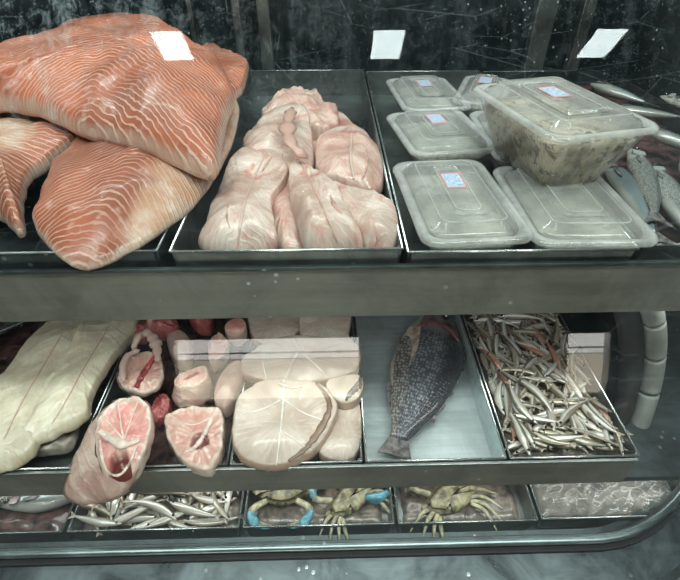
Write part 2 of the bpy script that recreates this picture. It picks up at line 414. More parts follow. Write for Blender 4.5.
def resample(pts, n, closed=True):
    P = list(pts) + ([pts[0]] if closed else [])
    L = [0]
    for i in range(1, len(P)): L.append(L[-1] + (P[i] - P[i - 1]).length)
    out = []; j = 0
    m = n if closed else n - 1
    for i in range(n):
        s = L[-1] * i / m
        while j < len(L) - 2 and L[j + 1] < s: j += 1
        seg = L[j + 1] - L[j]; f = (s - L[j]) / seg if seg > 1e-9 else 0
        out.append(P[j].lerp(P[j + 1], min(1, f)))
    return out
def chaikin(pts, k=2, closed=True):
    for _ in range(k):
        q = []
        n = len(pts)
        rng = range(n) if closed else range(n - 1)
        if not closed: q.append(pts[0])
        for i in rng:
            a, b = pts[i], pts[(i + 1) % n]
            q.append(a.lerp(b, .25)); q.append(a.lerp(b, .75))
        if not closed: q.append(pts[-1])
        pts = q
    return pts
BVH = {}
def slab(name, outline, centre, thick, mat, parent=None, crown=0.0, lump=0.003, lscale=18, axis=None, pits=(), smooth_k=2, rings=26, seg=132, edge=.06, power=2.6, seedv=0.0, taper=.0, ruffle=0.0, clampz=None, crease=0.0, fold=0.0):
    """a slice or fillet: outline and centre are (px, py, height) read on the photograph, thick is its thickness"""
    O = [U(*p) for p in outline]; c = U(*centre)
    O = resample(chaikin(O, smooth_k), seg)
    if ruffle:
        for i in range(seg):
            d = (O[i] - c); nn = noise.noise(Vector((O[i].x * 60, O[i].y * 60, seedv)))
            O[i] = c + d * (1 + ruffle * nn)
    bm = bmesh.new()
    fl = bm.loops.layers.uv.new('flow'); rd = bm.loops.layers.uv.new('rad'); pit = bm.verts.layers.float.new('pit')
    if axis:
        a0, a1 = U(axis[0], axis[1], c.z), U(axis[2], axis[3], c.z)
    else: a0, a1 = c, c + Vector((1, 0, 0))
    ax = (a1 - a0); ax.z = 0; ax.normalize(); ay = Vector((-ax.y, ax.x, 0))
    pc = [(U(p[0], p[1], c.z), p[2], p[3]) for p in pits]
    info = {}
    def topz(r, i):
        o = O[i]
        z = o.z + (c.z - o.z) * (1 - r ** power)
        return z + crown * (1 - r * r)
    def vert(r, i, bottom=False):
        o = O[i]
        p = Vector((c.x + (o.x - c.x) * r, c.y + (o.y - c.y) * r, 0))
        z = topz(r, i)
        q = Vector((p.x * lscale, p.y * lscale, seedv))
        cr = ((p - Vector((c.x, c.y, 0))).dot(ay))
        z -= crease * math.exp(-(cr / .008) ** 2)
        z += fold * noise.noise(Vector((p.x * 9, p.y * 9, seedv + 5)))
        lz = lump * noise.noise(q) * 1.6 + lump * .5 * noise.noise(q * 2.7)
        e = 0.0
        if r > 1 - edge:
            s = (r - (1 - edge)) / edge; e = (1 - math.sqrt(max(0, 1 - s * s))) * thick * (1 - taper * r) * .5
        th = thick * (1 - taper * r)
        z += ruffle * .06 * noise.noise(Vector((i * .35, r * 3, seedv))) * r
        if bottom: z = z - th + e
        else: z = z - e
        z += lz
        d = 0
        if not bottom:
            for (pp, rr, dp) in pc:
                dd = (Vector((p.x, p.y, 0)) - Vector((pp.x, pp.y, 0))).length / rr
                dd += .25 * noise.noise(p * 90)
                if dd < 1.15:
                    k = max(0, min(1, (1.15 - dd) / .35)); k = k * k * (3 - 2 * k); z -= dp * k; d = max(d, k)
        if clampz is not None: z = max(z, clampz)
        v = bm.verts.new((p.x, p.y, z)); v[pit] = d
        info[v] = (r, i / seg)
        return v
    rr = [(k / (rings - 4)) * (1 - edge) for k in range(1, rings - 3)] + [1 - edge + edge * q for q in (.35, .65, .88, 1.0)]
    top = [[vert(r, i) for i in range(seg)] for r in rr]
    ct = vert(0, 0)
    bot = [[vert(r, i, True) for i in range(seg)] for r in (1 - edge * .12, 1 - edge * .5, 1 - edge, .6, .3)]
    cb = vert(0, 0, True)
    loops = [top[k] for k in range(len(rr))][::-1]
    chain = [ct] + [top[k] for k in range(len(rr))] + bot + [cb]
    for a, b in zip(chain, chain[1:]):
        for i in range(seg):
            j = (i + 1) % seg
            if a is ct: vs = (ct, b[i], b[j])
            elif b is cb: vs = (a[j], a[i], cb)
            else: vs = (a[i], b[i], b[j], a[j])
            f = bm.faces.new(vs)
            for lp in f.loops:
                co = lp.vert.co; d = co - c
                lp[fl].uv = (d.dot(ax), d.dot(ay)); R_, A_ = info[lp.vert]
                if i == seg - 1 and A_ == 0: A_ = 1.0
                lp[rd].uv = (R_, A_)
    tree = BVHTree.FromBMesh(bm)
    ob = from_bm(name, bm, mat, parent)
    BVH[ob.name] = tree
    return ob
def on(ob, px, py, lift=0.0):
    """where the sight line of this place of the photograph meets the object"""
    d = ray(px, py); h = BVH[ob.name].ray_cast(CAM, d)
    if h[0] is None:
        h = BVH[ob.name].find_nearest(U(px, py, .8))
    return h[0] + Vector((0, 0, lift))
def tube_bm(bm, pts, rad, n=8, flat=1.0):
    rings_ = []
    for i, p in enumerate(pts):
        t = (pts[min(i + 1, len(pts) - 1)] - pts[max(i - 1, 0)]).normalized()
        s = t.cross(Vector((0, 0, 1)));
        if s.length < 1e-4: s = Vector((1, 0, 0))
        s.normalize(); u = s.cross(t)
        r = rad[i] if isinstance(rad, (list, tuple)) else rad
        rings_.append([bm.verts.new(p + s * math.cos(a) * r + u * math.sin(a) * r * flat) for a in (2 * PI * k / n for k in range(n))])
    for a, b in zip(rings_, rings_[1:]):
        for k in range(n): bm.faces.new((a[k], b[k], b[(k + 1) % n], a[(k + 1) % n]))
    bm.faces.new(rings_[0][::-1]); bm.faces.new(rings_[-1])
def tube(name, pts, rad, mat, parent=None, n=10, sm=2, flat=1.0, rough=0.0):
    pts = resample(chaikin(pts, sm, False), max(8, 4 * len(pts)), False)
    if isinstance(rad, (list, tuple)):
        m = len(pts); rad = [(lambda f: rad[int(f)] + (rad[min(len(rad) - 1, int(f) + 1)] - rad[int(f)]) * (f - int(f)))(i / (m - 1) * (len(rad) - 1)) for i in range(m)] if len(rad) > 2 else [rad[0] + (rad[1] - rad[0]) * i / (m - 1) for i in range(m)]
    if rough:
        if not isinstance(rad, (list, tuple)): rad = [rad] * len(pts)
        rad = [q * (1 + rough * 1.6 * noise.noise(p * 110)) for q, p in zip(rad, pts)]
        rad[0] *= .5; rad[-1] *= .4
    bm = bmesh.new(); tube_bm(bm, pts, rad, n, flat); return from_bm(name, bm, mat, parent)
def strand(name, ob, pix, rad, mat, parent=None, lift=0.0006, flat=.7):
    q = resample(chaikin([Vector((x, y, 0)) for x, y in pix], 2, False), 26, False)
    return tube(name, [on(ob, v.x, v.y, lift) for v in q], rad, mat, parent or ob, 8, 0, flat, .35)

# ---------------------------------------------------------------- the room
struct(box('floor', (-3, -2.6, -.1), (3.2, 1.9, 0), M['floor']))
struct(box('ceiling', (-3, -2.6, 3.0), (3.2, 1.9, 3.1), M['ceiling']))
struct(box('wall_left', (-3.1, -2.6, 0), (-3, 1.9, 3), M['plaster']))
struct(box('wall_right', (3.2, -2.6, 0), (3.3, 1.9, 3), M['plaster']))
struct(box('wall_back', (-3, 1.8, 0), (3.2, 1.9, 3), M['plaster']))
bm = bmesh.new()
add_box(bm, (-3, -2.6, .80), (3.2, -2.4, 3)); add_box(bm, (-3, -2.6, 0), (-1.14, -2.4, .80)); add_box(bm, (.215, -2.6, 0), (1.68, -2.4, .80)); add_box(bm, (2.03, -2.6, 0), (3.2, -2.4, .80))  # openings and pier are placed for their reflections in the front glass
struct(from_bm('wall_front', bm, M['plaster'], smooth=False))
for i, (x0, x1) in enumerate(((-1.14, .215), (1.68, 2.03))):  # added glowing panels, reflected as pale patches in the front glass
    e = struct(empty('window_%d' % (i + 1), ((x0 + x1) / 2, -2.5, 0)))
    bm = bmesh.new()
    for a, b in (((x0, -2.5, 0), (x0 + .02, -2.42, .80)), ((x1 - .02, -2.5, 0), (x1, -2.42, .80)), ((x0, -2.5, .775), (x1, -2.42, .80)), ((x0, -2.5, 0), (x1, -2.42, .03)), ((x0, -2.48, .60), (x1, -2.44, .615)), ((x0, -2.48, .53), (x1, -2.44, .537))):
        add_box(bm, a, b)
    from_bm('window_frame', bm, M['white_metal'], e, False)
    box('pane', (x0 + .01, -2.52, .53), (x1 - .01, -2.50, .79), M['daylight'], e)
    box('lower_pane', (x0 + .01, -2.52, .02), (x1 - .01, -2.50, .53), M['daylight_low'], e)
# ceiling lamps in two rows
proto = None
def ceiling_lamp(x, y, label):
    r = empty('ceiling_lamp', (x, y, 2.96)); tag(r, label, 'ceiling lamp', 'square lamps on the ceiling')
    bm = bmesh.new()
    for a, b in (((-.10, -.15, 0), (-.083, .15, .04)), ((.083, -.15, 0), (.10, .15, .04)), ((-.10, -.15, 0), (.10, -.133, .04)), ((-.10, .133, 0), (.10, .15, .04))):
        add_box(bm, [a[0] + x, a[1] + y, a[2] + 2.96], [b[0] + x, b[1] + y, b[2] + 2.96])
    from_bm('frame', bm, M['white_metal'], r, False)
    box('diffuser', (x - .078, y - .133, 2.965), (x + .078, y + .133, 2.975), M['lamp'], r)
for x, t in ((-.805, 'leftmost lamp mirrored in the glass, over the salmon'), (.315, 'middle lamp mirrored in the glass above the steel trays'), (1.45, 'rightmost lamp mirrored in the glass above the plastic tubs')):
    ceiling_lamp(x, -1.00, t)

# ---------------------------------------------------------------- the display case
def gy(z): s = z - .655; return .33 + .10 * s + .34 * s * s
def gx(x): return 0.0 if x < .41 else 1.7 * (x - .41) ** 2
case = empty('display_case', (0, .8, 0)); tag(case, 'refrigerated steel and glass fish display case with two shelves', 'display case')
XL, XR = -1.25, .80
bm = bmesh.new(); add_box(bm, (XL, 1.31, .30), (XR, 1.35, 1.76)); from_bm('back_panel', bm, M['backwall'], case, False)
for px, wd in ((196, .012), (240, .02), (266, .03), (538, .05), (578, .03)):
    p = UY(px, 40, 1.30); box('rib', (p.x - wd / 2, 1.285, 1.06), (p.x + wd / 2, 1.312, 1.70), M['rib'], case, .003)
box('roof_panel', (XL, .78, 1.70), (XR, 1.35, 1.76), M['dark_steel'], case)
box('end_panel', (XL - .03, .30, .30), (XL, 1.35, 1.76), M['dark_steel'], case)
box('end_panel', (XR, .42, .30), (XR + .03, 1.35, 1.76), M['dark_steel'], case)
box('base_cabinet', (XL, .34, 0), (XR, 1.31, .56), M['cabinet'], case)
# shelves
def shelf(name, y0, y1, z0, z1, ztop, mat):
    e = bmesh.new(); add_box(e, (XL, y0, z0), (.47, y0 + .003, z1), .0008)
    a = from_bm(name + '_front', e, mat, case, False)
    box(name + '_deck', (XL, y0 + .003, ztop - .012), (XR, y1, ztop), M['dark_steel'], case)
    return a
shelf('upper_shelf', .465, 1.30, 1.027, 1.1075, 1.060, M['shelf_steel'])
shelf('lower_shelf', .399, 1.30, .712, .779, .722, M['shelf_steel'])
box('lip_edge', (XL, .397, .7775), (.47, .402, .7800), M['steel'], case, .001)
box('lip_edge', (XL, .462, 1.105), (.47, .468, 1.110), M['dark_steel'], case, .001)
box('bottom_deck', (XL, .345, .56), (XR, 1.30, .60), M['dark_steel'], case)
for a, b in (((XL, .49, 1.0225), (.46, .52, 1.0475)), ((XL, .425, .7025), (.46, .455, .710))):
    box('strip_lamp', a, b, M['white_metal'], case, .002)  # housings for the added fill strips, hidden under the shelves
# front glass
bm = bmesh.new(); NX, NZ = 60, 60; outer = []; inner = []
for j in range(NZ + 1):
    z = .665 + (1.72 - .665) * j / NZ
    sl = .10 + .68 * (z - .655); nrm = Vector((0, 1, -sl)).normalized()
    a = []; b = []
    for i in range(NX + 1):
        x = XL + (XR - XL) * i / NX
        p = Vector((x, gy(z) + gx(x), z)); a.append(bm.verts.new(p)); b.append(bm.verts.new(p + nrm * .005))
    outer.append(a); inner.append(b)
for j in range(NZ):
    for i in range(NX):
        bm.faces.new((outer[j][i], outer[j][i + 1], outer[j + 1][i + 1], outer[j + 1][i])).material_index = 0
        bm.faces.new((inner[j][i + 1], inner[j][i], inner[j + 1][i], inner[j + 1][i + 1])).material_index = 1
for i in range(NX):
    bm.faces.new((outer[0][i + 1], outer[0][i], inner[0][i], inner[0][i + 1])).material_index = 1
    bm.faces.new((outer[NZ][i], outer[NZ][i + 1], inner[NZ][i + 1], inner[NZ][i])).material_index = 1
g = from_bm('front_glass', bm, M['glass'], case, origin=Vector((0, .4, .655))); g.data.materials.append(M['clear'])
# rails and sill
def sweep(name, prof, mat, x0=XL, x1=XR, smooth=False):
    """a profile in (y, z) run along the front, following the rounded right corner"""
    bm = bmesh.new(); n = 70; rows = []
    for i in range(n + 1):
        x = x0 + (x1 - x0) * i / n; rows.append([bm.verts.new((x, y + gx(x) * 1.3, z)) for y, z in prof])
    k = len(prof)
    for a, b in zip(rows, rows[1:]):
        for j in range(k): bm.faces.new((a[j], a[(j + 1) % k], b[(j + 1) % k], b[j]))
    bm.faces.new(rows[0]); bm.faces.new(rows[-1][::-1])
    return from_bm(name, bm, mat, case, smooth)
sweep('glass_rail', [(.330 + .0075 * math.cos(a), .668 + .0055 * math.sin(a)) for a in (2 * PI * k / 12 for k in range(12))], M['rail'], smooth=True)
sweep('rail_gasket', [(.316, .655), (.342, .655), (.342, .661), (.316, .661)], M['black'])
sweep('front_sill', [(.262, .645), (.34, .655), (.34, .60), (.262, .60)], M['sill'])
sweep('sill_lip', [(.250, .637), (.262, .646), (.262, .55), (.250, .55)], M['rail'])
sweep('inner_ledge', [(.342, .625), (.362, .632), (.362, .60), (.342, .60)], M['dark_steel'])

# ---------------------------------------------------------------- trays
def tray(x0, x1, y0, y1, zr, depth, mat, label, rimw=.005, group=None, wall=.0016, div=None):
    zb = zr - depth; tp = .006
    e = empty('steel_tray', ((x0 + x1) / 2, (y0 + y1) / 2, zb)); tag(e, label, 'tray', group)
    bm = bmesh.new()
    def rect(d, z): return [bm.verts.new(c) for c in ((x0 + d, y0 + d, z), (x1 - d, y0 + d, z), (x1 - d, y1 - d, z), (x0 + d, y1 - d, z))]
    A = [rect(0, zr), rect(tp * .5, zb), rect(tp * .5 + wall, zb + wall), rect(wall, zr)]
    bm.faces.new(A[1][::-1]); bm.faces.new(A[2])
    for a, b in ((A[0], A[1]), (A[2], A[3]), (A[3], A[0])):
        for i in range(4): bm.faces.new((a[i], b[i], b[(i + 1) % 4], a[(i + 1) % 4]))
    bmesh.ops.bevel(bm, geom=[ed for ed in bm.edges if abs(ed.verts[0].co.z - ed.verts[1].co.z) > depth * .5], offset=.004, segments=3, affect='EDGES')
    from_bm('basin', bm, mat, e, False)
    bm = bmesh.new(); r = .0017
    pts = [Vector((x0, y0, zr)), Vector((x1, y0, zr)), Vector((x1, y1, zr)), Vector((x0, y1, zr))]
    for a, b in zip(pts, pts[1:] + pts[:1]): tube_bm(bm, [a, b], r, 8)
    from_bm('rim', bm, M['rim'] if mat is not M['dark_steel'] else M['steel'], e)
    return e
T = {}
UZ, LZ, BZ = 1.127, .782, .650
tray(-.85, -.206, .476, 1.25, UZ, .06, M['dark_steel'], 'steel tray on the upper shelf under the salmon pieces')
tray(-.190, .086, .474, 1.25, UZ, .06, M['steel'], 'steel tray on the upper shelf holding the pale pink fillets')
tray(.093, .372, .472, 1.25, UZ - .004, .056, M['steel'], 'steel tray on the upper shelf beneath the plastic tubs')
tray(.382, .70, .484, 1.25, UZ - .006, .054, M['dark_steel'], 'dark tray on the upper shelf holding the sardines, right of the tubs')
tray(-.88, -.588, .4045, .95, LZ, .05, M['steel'], 'lower shelf tray at the far left with grey fish')
tray(-.581, -.398, .4045, .95, LZ, .05, M['steel'], 'lower shelf tray holding the long cream fillets')
tray(-.392, -.163, .4045, .95, LZ, .05, M['dark_steel'], 'dark lower shelf tray holding the pink fish steaks')
tray(-.157, .043, .4045, .95, LZ, .05, M['steel'], 'lower shelf tray full of big white fish steaks')
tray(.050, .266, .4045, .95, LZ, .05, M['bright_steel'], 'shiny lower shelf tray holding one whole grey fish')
tray(.273, .474, .4045, .95, LZ, .05, M['steel'], 'lower shelf tray heaped with small silver anchovies')
tray(-.80, -.445, .370, .80, BZ, .04, M['dark_steel'], 'dark bottom tray at the far left corner')
tray(-.436, -.158, .370, .80, BZ, .04, M['steel'], 'bottom tray of anchovies under the pink steaks')
tray(-.150, .098, .370, .80, BZ, .04, M['steel'], 'bottom tray with the two crabs with blue claws')
tray(.106, .338, .370, .80, BZ, .04, M['steel'], 'bottom tray under the whole fish, with one crab')
tray(.346, .62, .372, .80, BZ, .04, M['steel'], 'bottom tray at the right covered with clear film')
# grey curved pipe at the right end of the lower shelf
e = empty('drain_pipe', U(642, 424, .724)); tag(e, 'grey segmented curved plastic pipe beside the anchovy tray', 'pipe')
base = U(650, 424, .724); pp = [UY(636, 432, .50), UY(645, 408, .52), UY(653, 375, .54), UY(656, 345, .54), UY(654, 318, .54), UY(645, 290, .53)]
pts = resample(chaikin(pp, 2, False), 60, False)
for a, b in ((0, 14), (15, 29), (30, 44), (45, 59)):
    bm = bmesh.new(); tube_bm(bm, pts[a:b + 1], .0165, 16); o = from_bm('pipe_segment', bm, M['pipe'], e)
bm = bmesh.new(); tube_bm(bm, [p + Vector((-.035, .01, 0)) for p in pts], .019, 14); from_bm('black_sleeve', bm, M['black'], e)

# ---------------------------------------------------------------- salmon
# lower big fillet
sb = slab('salmon_fillet', [(108, 256, 1.130), (72, 265, 1.124), (50, 247, 1.136), (30, 222, 1.140), (35, 198, 1.147), (56, 154, 1.160), (88, 126, 1.17), (150, 100, 1.178), (222, 84, 1.18), (240, 95, 1.18), (235, 133, 1.172), (215, 172, 1.158), (186, 205, 1.146), (145, 241, 1.138)],
          (150, 145, 1.180), .036, M['salmon_low'], crown=.004, axis=(60, 240, 190, 120), lump=.005, seedv=1, smooth_k=1, taper=.6, fold=.006)
tag(sb, 'lower orange salmon fillet with pale belly edge hanging toward the tray rim', 'salmon fillet')
sc = slab('salmon_fillet', [(-70, 110, 1.17), (-30, 92, 1.18), (0, 91, 1.18), (28, 97, 1.18), (70, 111, 1.178), (86, 125, 1.175), (56, 145, 1.165), (26, 173, 1.152), (20, 200, 1.142), (23, 235, 1.128), (0, 216, 1.13), (-20, 205, 1.13), (-70, 190, 1.13)],
          (0, 145, 1.172), .035, M['salmon_left'], crown=.006, axis=(10, 230, 30, 100), lump=.006, seedv=2, ruffle=.03, smooth_k=1, taper=.4)
tag(sc, 'narrow pale-streaked salmon piece at the left edge of the glass', 'salmon piece')
sd = slab('salmon_piece', [(196, 50, 1.205), (208, 38, 1.21), (228, 50, 1.205), (249, 57, 1.20), (246, 74, 1.195), (240, 90, 1.188), (215, 100, 1.185)], (226, 72, 1.202), .02, M['salmon'], crown=.002, axis=(210, 90, 240, 60), seedv=3, smooth_k=1, ruffle=.02)
tag(sd, 'small salmon end poking out behind the big top fillet', 'salmon piece')
sa = slab('salmon_fillet', [(-60, 70, 1.235), (-30, 50, 1.245), (0, 43, 1.25), (30, 36, 1.256), (58, 22, 1.262), (85, 12, 1.268), (135, 13, 1.270), (163, 19, 1.268), (187, 33, 1.260), (217, 56, 1.246), (231, 75, 1.236), (233, 90, 1.23), (221, 118, 1.218), (217, 158, 1.203), (205, 161, 1.20), (158, 142, 1.205), (112, 127, 1.207), (84, 122, 1.208), (47, 106, 1.213), (23, 96, 1.217), (0, 93, 1.218), (-60, 100, 1.22)],
          (125, 42, 1.266), .045, M['salmon'], crown=.006, axis=(90, 140, 190, 60), lump=.005, seedv=4, power=2.6, smooth_k=1, fold=.006, taper=.2)
tag(sa, 'large striped salmon fillet lying on top of the salmon pile', 'salmon fillet')

# ---------------------------------------------------------------- pale pink fillets
def fil(name, out, c, th, mat, label, cat='fish fillet', **k):
    o = slab(name, out, c, th, mat, **k); tag(o, label, cat); return o
fbed = fil('fish_fillet', [(225, 175, 1.10), (255, 120, 1.115), (275, 98, 1.125), (310, 92, 1.13), (345, 110, 1.12), (380, 150, 1.11), (385, 200, 1.10), (330, 235, 1.09), (250, 240, 1.09)], (310, 160, 1.115), .03, M['pale_b'], 'pale fillet mostly buried at the bottom of the pink fillet pile', seedv=20)
fil('fish_fillet', [(258, 104, 1.145), (272, 98, 1.15), (290, 86, 1.155), (306, 84, 1.155), (325, 98, 1.15), (342, 114, 1.14), (336, 130, 1.135), (300, 128, 1.14), (266, 122, 1.14)], (298, 106, 1.156), .03, M['pale_b'], 'reddish fillet at the back of the pink fillet pile', lump=.01, lscale=26, seedv=21, axis=(260, 110, 340, 112), ruffle=.05)
fil('fish_fillet', [(322, 128, 1.15), (348, 124, 1.152), (372, 132, 1.145), (383, 158, 1.13), (385, 188, 1.12), (372, 196, 1.12), (342, 182, 1.135), (316, 174, 1.14), (313, 148, 1.15)], (346, 156, 1.150), .022, M['pale_b'], 'curled pale fillet at the right edge of the pink fillet pile', lump=.006, seedv=22, axis=(350, 190, 350, 130), crown=.006, ruffle=.03, fold=.008, crease=.002)
fil('fish_fillet', [(238, 150, 1.15), (250, 124, 1.155), (275, 106, 1.16), (298, 100, 1.162), (311, 118, 1.16), (314, 150, 1.152), (312, 172, 1.145), (290, 172, 1.15), (262, 160, 1.15)], (282, 134, 1.163), .018, M['pale'], 'pale fillet with a rolled edge behind the long left fillet', lump=.005, seedv=23, axis=(270, 170, 300, 105), crown=.006, ruffle=.03, fold=.008, crease=.003)
tube('fish_scrap', [U(292, 108, 1.182), U(286, 128, 1.186), U(292, 148, 1.184), U(308, 158, 1.170)], [.006, .009, .009, .007], M['pale_b'], n=16, flat=.55, rough=.5)
tag(bpy.data.objects['fish_scrap'], 'thin curled pink strip of belly on the back fillet', 'fish strip')
fil('fish_fillet', [(258, 168, 1.14), (278, 160, 1.145), (296, 175, 1.14), (304, 210, 1.125), (312, 249, 1.105), (276, 249, 1.105), (268, 210, 1.125)], (286, 205, 1.133), .018, M['pale_b'], 'narrow pink fillet squeezed between the two front fillets', lump=.007, seedv=24, axis=(290, 245, 280, 165), ruffle=.05, fold=.01)
fil('fish_fillet', [(194, 249, 1.112), (203, 222, 1.122), (214, 192, 1.135), (226, 166, 1.15), (240, 146, 1.158), (262, 140, 1.16), (284, 150, 1.158), (290, 170, 1.155), (276, 185, 1.15), (270, 200, 1.145), (277, 225, 1.13), (278, 249, 1.115)], (242, 198, 1.152), .018, M['pale'], 'long pale fillet along the left side of the fillet tray', lump=.005, seedv=25, axis=(235, 245, 262, 150), ruffle=.03, fold=.010, crease=.003)
fil('fish_fillet', [(325, 178, 1.150), (350, 184, 1.152), (378, 194, 1.148), (397, 205, 1.138), (400, 225, 1.128), (397, 246, 1.118), (380, 249, 1.118), (358, 240, 1.125), (335, 215, 1.14)], (368, 214, 1.150), .022, M['pale'], 'blunt thick fillet at the front right corner of the fillet tray', lump=.005, seedv=26, axis=(395, 235, 330, 190), crown=.004, ruffle=.03, fold=.008)
fil('fish_fillet', [(292, 155, 1.165), (302, 156, 1.166), (322, 172, 1.165), (342, 190, 1.158), (352, 218, 1.145), (366, 244, 1.125), (355, 250, 1.118), (305, 250, 1.118), (298, 225, 1.13), (288, 198, 1.145), (288, 172, 1.16)], (318, 206, 1.157), .016, M['pale'], 'pointed pale fillet at the front centre of the fillet tray', lump=.005, seedv=27, axis=(330, 248, 300, 160), crown=.004, ruffle=.04, fold=.008, crease=.003)

def by_label(t):
    return [o for o in COL.objects if o.get('label', '').startswith(t)][0]
fa, fb, fc, fd = by_label('long pale fillet along'), by_label('pointed pale fillet'), by_label('blunt thick fillet'), by_label('curled pale fillet')
strand('seam', fa, [(266, 152), (258, 170), (247, 195), (240, 225), (238, 245)], [.0012, .0018, .0012], M['pale'])
strand('blood_line', fa, [(272, 156), (266, 166), (262, 172)], [.001, .0022, .001], M['blood_pale'], flat=.35)
strand('blood_line', fa, [(228, 205), (226, 218), (230, 228)], [.0008, .0014, .0008], M['blood_pale'], flat=.35)
strand('seam', fb, [(300, 162), (312, 185), (325, 212), (338, 244)], [.0010, .0015, .0010], M['pale_b'])
strand('blood_line', fb, [(330, 195), (335, 208), (342, 214)], [.001, .0025, .001], M['blood_pale'])
strand('blood_line', fc, [(376, 232), (378, 240), (374, 246)], [.001, .002, .001], M['blood_pale'], flat=.35)
strand('seam', fd, [(352, 134), (350, 155), (354, 180)], [.002, .003, .002], M['pale'])
strand('blood_line', fd, [(366, 150), (368, 165), (362, 180)], [.001, .002, .001], M['blood_pale'])

# ---------------------------------------------------------------- plastic tubs
def rrect(w_, l_, r, n=6):
    out = []
    for cx, cy, a0 in ((w_ / 2 - r, l_ / 2 - r, 0), (-w_ / 2 + r, l_ / 2 - r, PI / 2), (-w_ / 2 + r, -l_ / 2 + r, PI), (w_ / 2 - r, -l_ / 2 + r, 1.5 * PI)):
        for k in range(n + 1):
            a = a0 + PI / 2 * k / n; out.append((cx + r * math.cos(a), cy + r * math.sin(a)))
    return out
def loft(name, loops, mat, parent, cap0=False, cap1=True, solid=0.0):
    bm = bmesh.new(); R_ = [[bm.verts.new(p) for p in lp] for lp in loops]; n = len(R_[0])
    for a, b in zip(R_, R_[1:]):
        for i in range(n): bm.faces.new((a[i], a[(i + 1) % n], b[(i + 1) % n], b[i]))
    if cap0: bm.faces.new(R_[0][::-1])
    if cap1: bm.faces.new(R_[-1])
    bmesh.ops.recalc_face_normals(bm, faces=bm.faces[:])
    for f in bm.faces: f.smooth = True
    me = bpy.data.meshes.new(name); bm.to_mesh(me); bm.free(); o = link(name, me, mat, parent)
    if solid:
        md = o.modifiers.new('wall', 'SOLIDIFY'); md.thickness = solid; md.offset = -1
    return o
def tub(corners, zrim, depth, label, taper=.80, content='stew_pale', lab=True, tilt=(0, 0), clabel=None, labpos=(0, .02), fill=.9, w=None, l=None):
    """corners: the lid's four corners on the photograph: far left, far right, near right, near left"""
    c4 = [U(x, y, zrim) for x, y in corners]; c = sum(c4, Vector()) / 4
    X = ((c4[1] - c4[0]) + (c4[2] - c4[3])) / 2; Y = ((c4[0] - c4[3]) + (c4[1] - c4[2])) / 2
    w = w or X.length; l = l or Y.length; rz = math.atan2(X.y, X.x)
    print('tub', label[:30], round(w, 3), round(l, 3), round(math.degrees(rz)), [round(v, 3) for v in c])
    e = empty('plastic_tub', (c.x, c.y, zrim - depth), rz); e.rotation_euler = (tilt[0], tilt[1], rz); tag(e, label, 'plastic tub', 'clear plastic tubs on the steel tray')
    R = .022
    def lp(ins, z, r): return [(x, y, z + depth) for x, y in rrect(w - 2 * ins, l - 2 * ins, max(.004, r))]
    k = 1 - taper
    base = [lp(.004, -.001, R), lp(.006, -.006, R), lp(.008, -.012, R)]
    for s in range(1, 7): base.append(lp(.008 + k * w / 2 * s / 6, -.012 - (depth - .016) * s / 6, R))
    base.append(lp(.014 + k * w / 2, -depth, R * .7))
    loft('tub_base', base, M['tub'], e, solid=.0008)
    cn = []
    for s in range(0, 7):
        f = s / 6; cn.append(lp(.0105 + k * w / 2 * (1 - f) * fill + (1 - fill) * k * w / 2, -depth + .002 + (depth * fill - .012) * f, R))
    cn.append(lp(.03, -depth * (1 - fill) - .006, R * .6)); cn.append(lp(.05, -depth * (1 - fill) - .008, R * .5))
    o = loft('contents', cn, M[content], e, cap0=True)
    if clabel: o['label'] = clabel
    lid = [lp(.001, -.005, R), lp(-.001, -.004, R), lp(-.001, 0, R), lp(.002, .003, R), lp(.007, .003, R), lp(.009, .000, R), lp(.012, .000, R), lp(.014, .004, R), lp(.019, .0055, R)]
    lo = loft('lid', [lp(.012, .000, R), lp(.014, .004, R), lp(.018, .005, R), lp(.026, .012, R * .7), lp(.030, .0125, R * .6), lp(.044, .0125, R * .5), lp(.046, .010, R * .5), lp(.050, .010, R * .4), lp(.053, .0135, R * .35), lp(.058, .0135, R * .3)], M['lid'], e, solid=.0006)
    loft('lid_rim', lid[:7], M['lid_edge'], e, cap1=False, solid=.0010)
    # raised ridges of the lid
    for ins, zz in ((.0275, .0128), (.0520, .0138)):
        bm = bmesh.new(); q = [Vector(p) for p in lp(ins, zz, R * .5)]; q.append(q[0]); q.append(q[1])
        tube_bm(bm, q, .0008, 6); me = bpy.data.meshes.new('ridge'); bm.to_mesh(me); bm.free(); link('ridge', me, M['lid_edge'], e)
    if lab:
        bm = bmesh.new(); add_box(bm, (-.014, -.023, 0), (.014, .023, .0004)); uvl = bm.loops.layers.uv.new('flow')
        for f in bm.faces:
            for q in f.loops: q[uvl].uv = ((q.vert.co.x + .014) / .028, (q.vert.co.y + .023) / .046)
        me = bpy.data.meshes.new('label'); bm.to_mesh(me); bm.free(); lb = link('label', me, M['label'], e, (labpos[0], labpos[1], depth + .0142)); lb['label'] = 'white printed label with a red border'
    return e
tub([(392, 79), (452, 78), (464, 108), (396, 112)], 1.140, .045, 'rearmost left plastic tub with a purple-printed label', clabel='pale paste')
tub([(450, 72), (497, 82), (520, 104), (470, 106)], 1.142, .045, 'tub at the back tilted behind the tall specked tub', lab=True)
tub([(396, 114), (472, 110), (487, 150), (400, 157)], 1.140, .045, 'middle plastic tub in the left row of tubs')
tub([(472, 112), (540, 112), (562, 160), (492, 160)], 1.138, .045, 'tub mostly hidden under the tall specked tub', lab=False)
tub([(400, 163), (488, 160), (527, 240), (413, 246)], 1.140, .045, 'front left plastic tub with a red-bordered label on the lid')
tub([(494, 166), (598, 168), (655, 242), (532, 247)], 1.137, .045, 'front right plastic tub lying under the tall specked tub', lab=False)
